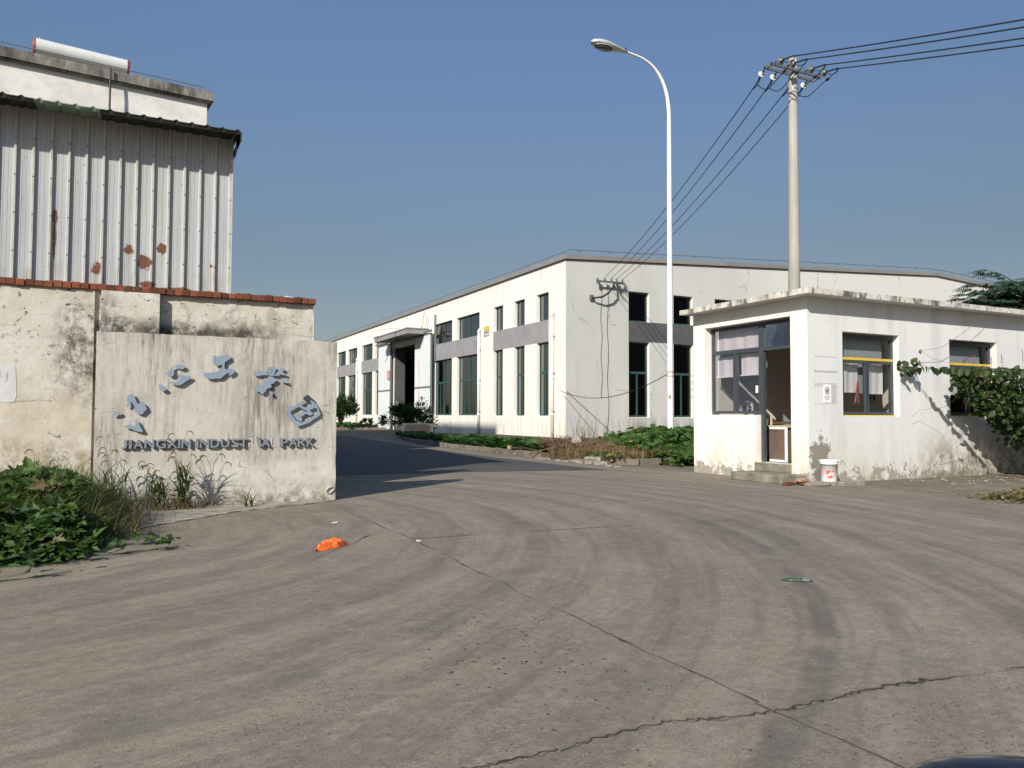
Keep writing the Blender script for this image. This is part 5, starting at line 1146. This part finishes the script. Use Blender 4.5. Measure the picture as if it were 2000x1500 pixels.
for k, (x, y, a_, b_, h, rz, lb) in enumerate(((10.15, 16.35, .34, .2, .1, .2, 'flat grey concrete chunk, leftmost of the rubble below the brush pile'), (10.45, 16.1, .38, .2, .16, .5, 'large pale concrete chunk in the middle of the rubble below the brush pile'), (10.35, 15.7, .3, .2, .1, -.3, 'flat concrete chunk, rightmost of the rubble below the brush pile'))):
    Mx = Matrix.Translation((x, y, 0)) @ Matrix.Rotation(rz, 4, 'Z'); m_ = MB(); m_.box(-a_, a_, -b_, b_, 0, h, 0, Mx, jit=.045)
    tag(bevel(m_.build('concrete_rubble', 'rubble'), .015, 2), lb, 'rubble', 'concrete rubble by the kerb')
m_ = MB(); m_.box(-.12, .12, -.06, .06, 0, .1, 0, Matrix.Translation((10.25, 20.6, .17)) @ Matrix.Rotation(.5, 4, 'Z')); tag(bevel(m_.build('loose_brick', 'palebrick'), .01), 'pale block sitting on the kerb in front of the cabbages', 'brick')
m_ = MB(); 
for k in range(60):
    x, y = random.uniform(9.85, 10.15), random.uniform(14.5, 18.4); s_ = random.uniform(.01, .045); m_.box(-s_, s_, -s_*.7, s_*.7, 0, s_*.8, 0, Matrix.Translation((x, y, 0)) @ Matrix.Rotation(random.random()*3, 4, 'Z'), jit=s_*.3)
for k in range(90):
    x, y = random.uniform(12.6, 16), random.uniform(8.1, 9.6); s_ = random.uniform(.006, .022); m_.box(-s_, s_, -s_*.7, s_*.7, 0, s_*.7, 0, Matrix.Translation((x, y, 0)) @ Matrix.Rotation(random.random()*3, 4, 'Z'), jit=s_*.3)
tag(m_.build('rubble_crumbs', 'rubble'), kind='stuff')

# ------------------------------------------------------------ PLANTS
rs = random.Random(5)
def R_(a_, b_): return rs.uniform(a_, b_)
def up_leafn(): return Vector((R_(-.7, .7), R_(-.7, .7), 1)).normalized()
# left weed mass: shape follows a height field
def wh(x, y):        # height of the weed mass
    # right boundary x as function of y
    e = -.2 + .06*(y-7.0)*1.0 if y < 8.4 else (-.12 - .02*(y-8.4))
    edge = e + .12*mn.noise(Vector((x*2, y*2, 3)))
    a_ = min(1, max(0, (edge-x)/.35)); f = min(1, max(0, (y-7.02-.12*mn.noise(Vector((x*3, 1, 1))))/.8))
    return a_*(.12 + .40*f*min(1, max(0, (y-6.9)/2.4))**.6) * min(1, f*3+.2) * (1+.25*mn.noise(Vector((x*1.8, y*1.8, 9))))
m_ = MB(); m2 = MB()
for k in range(8200):
    x, y = R_(-3.6, .15), 7.0 + 3.3*rs.random()**1.1; h = wh(x, y)
    if h < .05: continue
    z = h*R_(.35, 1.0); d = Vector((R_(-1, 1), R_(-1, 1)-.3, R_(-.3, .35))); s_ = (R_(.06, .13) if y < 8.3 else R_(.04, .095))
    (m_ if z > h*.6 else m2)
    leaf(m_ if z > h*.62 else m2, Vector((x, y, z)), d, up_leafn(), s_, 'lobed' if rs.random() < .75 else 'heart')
for k in range(700):
    x, y = R_(-3.6, .1), R_(7.0, 10.3); h = wh(x, y)
    if h > .08: m2.tube([(x, y, 0), (x+R_(-.1, .1), y+R_(-.1, .1), h*.9)], .003, 3)
for k in range(520):
    x, y = R_(-3.4, .0), R_(7.1, 9.8); h = wh(x, y)
    if h > .08: leaf(m_, Vector((x, y, h*R_(.8, 1.12))), Vector((R_(-1, 1), R_(-1, .3), R_(-.2, .3))), up_leafn(), R_(.1, .17), 'lobed', 1 if rs.random() < .12 else 0)
tag(m_.build('weed_cover', ['l_weed', 'l_old']), 'mass of green lobed weeds at lower left against the whitewashed wall', 'weeds', kind='stuff')
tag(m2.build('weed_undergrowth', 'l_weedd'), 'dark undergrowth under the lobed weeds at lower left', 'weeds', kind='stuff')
# dry/green grass tangle
m_ = MB()
for k in range(3000):
    y = R_(8.0, 10.5); x = R_(-3.2, .0) if rs.random() < .35 else rs.gauss(-.5, .33)
    if x > .12: continue
    base = wh(x, y)*.5
    blade(m_, (x, y, base), R_(0, 6.28), R_(.2, .5)+.12*(y > 9), R_(.004, .010), R_(.05, .9), R_(.6, 2.4), 5)
tag(m_.build('grass_tangle', 'l_grass'), 'tangle of long green and yellowing grass above the weeds at left', 'grass', kind='stuff')
m_ = MB()
for k in range(1800):
    x, y = rs.gauss(-.5, .35), R_(8.0, 9.9); blade(m_, (x, y, wh(x, y)*.3), R_(0, 6.28), R_(.15, .4), .005, R_(.1, .8), R_(.5, 1.8), 4)
tag(m_.build('dry_grass', 'l_dry'), 'brown dry grass mixed into the weeds at left', 'grass', kind='stuff')
# creeping vines at the front edge of weeds
m_ = MB()
for (pts, n) in (([(-.5, 7.3), (-.1, 7.25), (.2, 7.3), (.42, 7.4)], 26), ([(-.9, 7.05), (-.45, 6.95), (-.15, 7.1)], 10), ([(-.95, 6.4), (-.62, 6.45), (-.35, 6.6)], 7), ([(-.3, 7.6), (.1, 7.7), (.3, 7.75)], 12)):
    m_.tube([(x, y, .012) for x, y in pts], .0035, 4)
    for k in range(n):
        t = rs.random()*(len(pts)-1); i = int(t); u = t-i; x = pts[i][0]*(1-u)+pts[i+1][0]*u; y = pts[i][1]*(1-u)+pts[i+1][1]*u
        z = R_(.03, .11); leaf(m_, Vector((x+R_(-.04, .04), y+R_(-.05, .05), z)), Vector((R_(-1, 1), R_(-1, 1), R_(-.2, .3))), up_leafn(), R_(.05, .1), 'lobed')
tag(m_.build('creeping_vine', 'l_weed'), 'leafy vine runners creeping out of the weeds over the concrete', 'vine')
# foxtail grasses
def foxtail(name, x, y, n, hmax, label, heads=8, spread=.06):
    t = thing(name, (x, y, 0), label, 'grass', 'foxtail grass clumps'); m_ = MB()
    for k in range(n):
        a_ = R_(0, 6.28); blade(m_, (x+R_(-spread, spread), y+R_(-spread, spread)*.6, R_(0, hmax*.45)), a_, R_(.2, .46), R_(.010, .020), R_(.15, .6), R_(.9, 2.4), 6)
    m_.build('blades', 'l_grass', t)
    m_ = MB(); hd = MB()
    for k in range(heads):
        a_ = R_(0, 6.28) if k % 3 else R_(2.5, 3.8); h = hmax*R_(.62, 1.0); x0_, y0_ = x+R_(-spread, spread), y+R_(-.03, .03); lx = math.cos(a_)*.13*R_(.4, 1.2); ly = -abs(math.sin(a_))*.06
        st_ = [Vector((x0_, y0_, 0)), Vector((x0_+lx*.25, y0_+ly*.3, h*.5)), Vector((x0_+lx*.6, y0_+ly*.6, h*.85)), Vector((x0_+lx, y0_+ly, h*.97))]
        m_.tube(st_, [.0035, .003, .0022, .0018], 4)
        q = st_[-1]; sg_ = 1 if lx > 0 else -1
        hp = [q, q+Vector((sg_*.022, 0, .022)), q+Vector((sg_*.05, 0, .022)), q+Vector((sg_*.072, 0, 0)), q+Vector((sg_*.08, 0, -.035))]
        hd.tube(hp, [.002, .0065, .0075, .0065, .003], 6)
    m_.build('stem', 'l_grass', t); hd.build('seed_head', 'l_dry', t)
    return t
foxtail('foxtail_grass', .62, 10.34, 84, 1.0, 'tallest foxtail grass clump, against the sign wall under the lettering', 9)
foxtail('foxtail_grass', .34, 10.26, 50, .66, 'shorter foxtail clump to the left of the tallest one', 7, .08)
foxtail('foxtail_grass', -.12, 10.3, 40, .92, 'foxtail grass growing where the two walls meet, left of the lettering', 9, .12)
foxtail('foxtail_grass', -.75, 10.4, 46, .80, 'foxtail grass among the weeds before the peeling wall', 6, .25)
foxtail('foxtail_grass', 1.38, 10.2, 12, .1, 'tiny grass tuft at the foot of the sign wall', 1, .05)
m_ = MB()
for k in range(330):
    x = rs.gauss(.55, .2); blade(m_, (x, R_(10.2, 10.55), 0), R_(0, 6.28), R_(.08, .3), .004, R_(.2, .9), R_(.3, 1.3), 4)
tag(m_.build('dry_grass', 'l_dry'), 'brown dead grass at the foot of the sign wall', 'grass', kind='stuff')
m_ = MB()
for k in range(26):
    leaf(m_, Vector((R_(.2, .75), R_(10.1, 10.5), R_(.12, .42))), Vector((R_(-1, 1), R_(-1, .3), .1)), up_leafn(), R_(.04, .075), 'lobed')
tag(m_.build('lobed_weed', 'l_weed'), 'few pale green lobed leaves among the foxtail stems at the sign wall', 'weed', kind='stuff')

# cabbages
m_ = MB(); k = 0
def inbed(x, y): return True
for k in range(260):
    y = R_(19.4, 38.5); xl = 10.25 if y < 25 else 10.25+(y-25)*.11+((y-33)*.12 if y > 33 else 0); x = xl + .1 + 1.5*rs.random()**1.1
    if x > 18: continue
    n = rs.randint(11, 16); hh = R_(.22, .36)*(1 if y < 27 else .62)
    for j in range(n):
        a_ = j*2.4+R_(-.3, .3); el = R_(.1, 1.15); d = Vector((math.cos(a_)*math.cos(el), math.sin(a_)*math.cos(el), math.sin(el)))
        leaf(m_, Vector((x, y, .12+R_(0, .1))), d, Z - d*.3, hh*R_(.8, 1.25), 'round', 0, .2, .3)
tag(m_.build('cabbage_patch', 'l_cab'), 'patch of dark leafy cabbages along the kerb in front of the factory', 'vegetables', kind='stuff')
# squash cover
m_ = MB()
def sqh(x, y):
    return .15 + .46*min(1, max(0, (y-15.2)/1.2)) * (1+.35*mn.noise(Vector((x*.9, y*.9, 2))))
for k in range(9500):
    x, y = R_(10.6, 19.5), R_(14.8, 23) if rs.random() < .8 else R_(23, 30)
    lim = 11.5 + .5*mn.noise(Vector((y, 0, 0))) + max(0, (17-y))*.2
    ratio = x/y + .04*mn.noise(Vector((x, y, 0)))
    if x < lim or ratio < .665 or rs.random() > .35+(ratio-.66)*9: continue
    h = sqh(x, y)*min(1, .45+(ratio-.66)*6); z = .1+h*(1-.55*rs.random()**1.6)
    leaf(m_, Vector((x, y, z)), Vector((R_(-1, 1), R_(-1, 1)-.5, R_(-.5, .2))), Vector((R_(-.6, .6), R_(-.9, .5), 1)), R_(.11, .2), 'heart' if rs.random() < .6 else 'lobed', 1 if rs.random() < .008 else 0)
for k in range(420):                       # runners spilling by the gatehouse
    x, y = R_(11.3, 13.2), R_(14.1, 15.6); z = R_(.05, .28)
    leaf(m_, Vector((x, y, z)), Vector((R_(-1, 1), R_(-1, .5), R_(-.3, .2))), up_leafn(), R_(.12, .2), 'heart')
tag(m_.build('squash_vines', ['l_sq', 'yflower']), 'dense green squash leaves covering the bed around the white lamp post', 'vegetation', kind='stuff')
m_ = MB()
for k in range(5200):
    y = R_(15.0, 18.4); x = 10.25 + (R_(0, 2.0) if y > 15.8 else R_(.1, 2.4)); blade(m_, (x, y, .1), R_(0, 6.28), R_(.15, .42), .006, R_(.1, .9), R_(.3, 1.6), 4)
for k in range(500):
    x, y = R_(10.4, 12.2), R_(17, 19.3); blade(m_, (x, y, .25+R_(0, .2)), R_(0, 6.28), R_(.12, .3), .006, R_(.3, 1.2), R_(.3, 1.4), 4)
for k in range(60):
    x, y = R_(18.2, 22.5), R_(30.2, 31.1); blade(m_, (x, y, .1), R_(0, 6.28), R_(.6, 1.5), .02, R_(.05, .25), R_(.1, .7), 5)
tag(m_.build('dry_weeds', 'l_dry'), 'dry tan weeds between the brush pile and the squash leaves', 'weeds', kind='stuff')
m_ = MB()
for k in range(260):
    x, y = R_(10.2, 11.0), R_(15.1, 16.6); leaf(m_, Vector((x, y, R_(.05, .25))), Vector((R_(-1, 1), R_(-1, 1), .2)), up_leafn(), R_(.05, .12), 'lobed', 1 if rs.random() < .04 else 0)
tag(m_.build('green_weeds', ['l_weed', 'yflower']), 'small green weeds poking through the rubble by the kerb', 'weeds', kind='stuff')
m_ = MB()
for k in range(1500):
    x, y = R_(11.5, 18.2), R_(60.3, 75); leaf(m_, Vector((x, y, R_(.12, .4))), rv(), up_leafn(), R_(.12, .25), 'round')
tag(m_.build('ground_cover', 'l_cab'), 'low green ground cover in the far planting bed', 'vegetation', kind='stuff')

# shrubs and trees with trunk, limbs and clumped crown
def shrub(name, label, c, rx, rz, n, ls, mat, sh='lance', trunk_h=.5, clumps=26, cat='shrub'):
    t = thing(name, (c[0], c[1], 0), label, cat)
    C_ = Vector(c); m_ = MB(); tk = MB(); tips = []
    for k in range(clumps):
        a_ = R_(0, 6.28); el = R_(-.3, 1.4); r_ = R_(.4, 1.22)
        p = C_ + Vector((math.cos(a_)*math.cos(el)*rx*r_, math.sin(a_)*math.cos(el)*rx*r_, math.sin(el)*rz*r_)); tips.append(p)
        mid = Vector((C_.x + (p.x-C_.x)*.35, C_.y+(p.y-C_.y)*.35, trunk_h+(p.z-trunk_h)*.5)); tk.tube([(C_.x, C_.y, .0), (C_.x+R_(-.05, .05), C_.y, trunk_h*.6), mid, p], [.05, .04, .022, .008], 6)
    per = n//clumps
    for p in tips:
        cr = R_(.16, .36)*rx*.8
        for j in range(per):
            q = p + Vector((rs.gauss(0, cr*.5), rs.gauss(0, cr*.5), rs.gauss(0, cr*.45))); d = (q-p) + (p-C_)*.3 + rv(.2) + Z*.25
            leaf(m_, q, d, rv()+Z*.6, ls*R_(.7, 1.25), sh)
    tk.build('trunk', 'bark', t); m_.build('crown', mat, t); return t
shrub('leafy_shrub', 'dark leafy shrub growing in front of the big factory entrance', (15.5, 45.2, .85), 1.45, .85, 3000, .2, 'l_shrub', clumps=44)
shrub('leafy_shrub', 'dark shrub at the far end beside the right edge of the sign wall', (14.75, 59.5, 1.25), 1.3, 1.15, 2200, .26, 'l_shrub', clumps=26)
shrub('small_shrub', 'small leafy sapling at the foot of the far sliding door leaf', (17.2, 60.8, .45), .45, .5, 260, .2, 'l_shrub', clumps=8)

tr = thing('feathery_tree', (24.6, 15.5, 0), 'dark feathery leaved tree rising behind the gatehouse roof', 'tree')
tk = MB(); cr = MB(); T0 = Vector((27.4, 15.6, 0)); tk.tube([T0, T0+Vector((-.1, 0, 2.5)), T0+Vector((0, 0, 4.4)), T0+Vector((.2, 0, 5.2))], [.13, .1, .07, .03], 8)
for k in range(120):
    a_ = R_(0, 6.28); z = R_(3.9, 5.6); L_ = R_(.8, 2.5)*(1-.12*max(0, z-4.4)); b_ = T0 + Vector((0, 0, z)); tip = b_ + Vector((math.cos(a_)*L_, math.sin(a_)*L_, R_(.0, .6)))
    mid = b_.lerp(tip, .55) + Z*R_(.0, .12); tk.tube([b_, mid, tip], [.025, .014, .005], 5)
    for j in range(7):
        t = .35+.65*j/6; p = b_*(1-t)**2 + mid*2*t*(1-t) + tip*t*t + rv(.04)
        for q2_ in range(3):
            da = a_ + R_(-1.5, 1.5); fd = Vector((math.cos(da), math.sin(da), R_(-.15, .12))).normalized(); fl = R_(.25, .5)
            for i in range(8):
                q = p + fd*(fl*(i+1)/8) - Z*(.07*((i+1)/8)**2)
                for s3 in (-1, 1):
                    sd = fd.cross(Z)*s3*.6 + fd*.4 - Z*.8; leaf(cr, q, sd, Z+rv(.4), .115*(1-.06*i), 'lance', 0, .05, .2)
tk.build('trunk', 'bark', tr); cr.build('crown', 'l_tree', tr)

# bean vine on its line
bv = thing('bean_vine', (13.3, 8, 0), 'hyacinth bean vine with purple flowers trailing along a line before the gatehouse', 'vine')
ln = MB(); lf = MB(); fl_ = MB()
A0 = Vector((13.15, 9.69, 2.12)); B0_ = Vector((13.35, 5.0, 1.55))
def vl(s_): return A0 + Vector((.05*s_, -s_, -.12*s_ + .015*s_*s_))
ln.tube([vl(k*.25) for k in range(18)], .004, 5)
ln.tube([(13.6, 9.12, 2.05), (15, 9.0, 2.1), (18.7, 8.9, 2.12)], .012, 6)
for xx in (17.5, 18.6): ln.tube([(xx, 8.98, 0), (xx, 8.98, 2.15)], .02, 6)
def bl(p, s_=None, dn=None):
    d = Vector((R_(-1, 1), R_(-1, 1), R_(-1.2, .1))) if dn is None else dn
    leaf(lf, p, d, Vector((R_(-1, .5), R_(-1, .3), R_(0, .8))), s_ or R_(.07, .115), 'heart', 0, .12, .12)
for k in range(26): bl(vl(0)+Vector((R_(-.28, .12), R_(-.25, .0), R_(-.14, .12))), R_(.07, .12))
for k in range(15): bl(vl(.12+k*.06)+Vector((0, 0, R_(-.03, .03))), R_(.09, .125), Vector((R_(-.5, .5), R_(-.3, .3), -1)))
for k in range(15): bl(vl(1.0+k*.085)+Vector((0, 0, R_(-.05, .04))), R_(.09, .13), Vector((R_(-.6, .6), R_(-.3, .3), -.8)))
for k in range(4600):
    X_ = 13.72 + 3.6*rs.random()**.9; f = min(1, (X_-13.72)/1.9); dn_ = .28 + 1.3*f**.95
    p = Vector((X_, 9.12 - .35*f + rs.gauss(0, .09+.1*f), 2.06 + .05*f + R_(-.05, .05) - dn_*rs.random()**.85))
    if rs.random() < .4*(1-f) or mn.noise(Vector((p.x*2.3, p.y*3, p.z*2.6))) > .28+.25*f: continue
    bl(p, R_(.06, .12))
for k in range(60):
    s_ = 1.0+3.2*rs.random(); p = Vector((13.8+rs.random()*3, 9.0+R_(-.15, .15), 2.1-R_(0, .6))); ln.tube([p, p+Vector((R_(-.1, .1), R_(-.1, .1), -R_(.1, .4)))], .003, 4)
for (s_, h) in ((1.9, .42), (1.25, .28), (.35, .25), (2.3, .34), (.1, .2), (.9, .22)):
    p = Vector((13.8+s_, 9.0, 2.1)); q = p+Vector((R_(-.05, .05), 0, h)); ln.tube([p, q], .0028, 4)
    for k in range(10): fl_.lathe(p.lerp(q, .4+.06*k)+Vector((R_(-.015, .015), R_(-.015, .015), 0)), rv(), [(0, 0), (.006, .009), (.014, .006), (.018, 0)], 6)
for k in range(30):
    p = Vector((13.8+3*rs.random(), 8.78+R_(-.1, .05), 2.05-R_(0, .6))); fl_.lathe(p, rv(), [(0, 0), (.008, .013), (.018, .01), (.024, 0)], 6)
ln.tube([vl(1.0)+Vector((0, 0, -.5)), Vector((13.55, 9.2, 1.35)), Vector((13.3, 9.5, 1.3)), Vector((13.15, 9.55, 1.18))], .003, 4)
ln.tube([vl(.95)+Vector((.3, 0, -.7)), Vector((14.3, 9.4, .62)), Vector((14.0, 9.5, .45)), Vector((13.9, 9.55, .4))], .003, 4)
for p in ((14.35, 9.4, .66), (14.4, 9.4, .63), (14.2, 9.45, .52)): bl(Vector(p), .05)
ln.build('stem', 'bark', bv); lf.build('foliage', 'l_bean', bv); tag(fl_.build('flower', 'flower', bv), kind='stuff')
m_ = MB(); m_.tube([(13.36, 9.5, 2.42), (13.9, 9.45, 2.5), (14.5, 9.42, 2.8), (15.2, 9.40, 3.25), (15.25, 9.38, 3.4)], .004, 4); m_.tube([(13.36, 9.5, 2.42), (13.7, 9.5, 2.28), (14.3, 9.5, 2.2)], .003, 4)
for k in range(4): leaf(m_, Vector((13.33, 9.5, 2.4)), rv(), rv(), .06, 'heart')
tag(m_.build('dangling_wire', 'cop'), 'thin wire with a dried leaf looping down from the gatehouse roof edge', 'wire')
# dry leaf heap lower right
m_ = MB()
for k in range(900):
    x, y = rs.gauss(11.4, .26), rs.gauss(6.5, .26); r_ = math.hypot((x-11.4)/.6, (y-6.5)/.5); z = max(.01, .16*(1-r_))*rs.random()
    leaf(m_, Vector((x, y, z+.01)), rv()+Vector((0, 0, .1)), up_leafn(), R_(.035, .09), 'heart' if rs.random() < .5 else 'lance', 1 if rs.random() < .012 else 0)
for k in range(260): blade(m_, (rs.gauss(11.2, .45), rs.gauss(6.6, .35), .02), R_(0, 6.28), R_(.1, .3), .004, R_(.8, 1.5), R_(.0, .5), 3)
tag(m_.build('dry_leaf_heap', ['l_old', 'yflower']), 'heap of dry brown and yellow leaves at the right edge by the vine', 'leaf heap')

cm = thing('car_mirror', (.95, .4, 0), 'dark rounded top of a car door mirror just inside the lower right corner', 'car mirror')
MC = Vector((0, 0, 1.18)) + Fw*.78 + Rt*.50 - Up*.452
m_ = MB(); nu, nv = 28, 16; Bm = Matrix((Rt, Z, F0)).transposed()
for j in range(nv+1):
    for i in range(nu):
        u, v = 2*math.pi*i/nu, math.pi*j/nv; sx_1 = abs(math.cos(u))**.75*(1 if math.cos(u) > 0 else -1); sy_1 = abs(math.sin(u))**.75*(1 if math.sin(u) > 0 else -1)
        m_.v.append(tuple(MC + Bm @ Vector((sx_1*math.sin(v)*.115, sy_1*math.sin(v)*.068, -math.cos(v)*.07))))
for j in range(nv):
    for i in range(nu): m_.f.append((j*nu+i, j*nu+(i+1) % nu, (j+1)*nu+(i+1) % nu, (j+1)*nu+i)); m_.mi.append(0)
m_.build('mirror_housing', 'cartop', cm, True)
D0 = MC + Rt*.24 - Z*.06
m_ = MB(); m_.tube([MC + Rt*.08 - Z*.03, MC + Rt*.16 - Z*.055, D0], [.035, .028, .03], 10); m_.build('mirror_arm', 'cartop', cm, True)
m_ = MB(); rows = [(-.5, .02), (-.35, .05), (-.2, .055), (-.08, .03), (.0, .0), (.02, -.03)]
for k in range(len(rows)-1):
    for s_ in range(6):
        x0_, x1_ = .12-.2*s_, .12-.2*(s_+1); (za, oa), (zb, ob) = rows[k], rows[k+1]
        m_.face([D0 + F0*x0_ - R0*oa + Z*za + R0*.05, D0 + F0*x1_ - R0*oa + Z*za + R0*.05, D0 + F0*x1_ - R0*ob + Z*zb + R0*.05, D0 + F0*x0_ - R0*ob + Z*zb + R0*.05])
m_.build('door_panel', 'cartop', cm, True)

for o in bpy.data.objects:
    if '_o' in o: del o['_o']
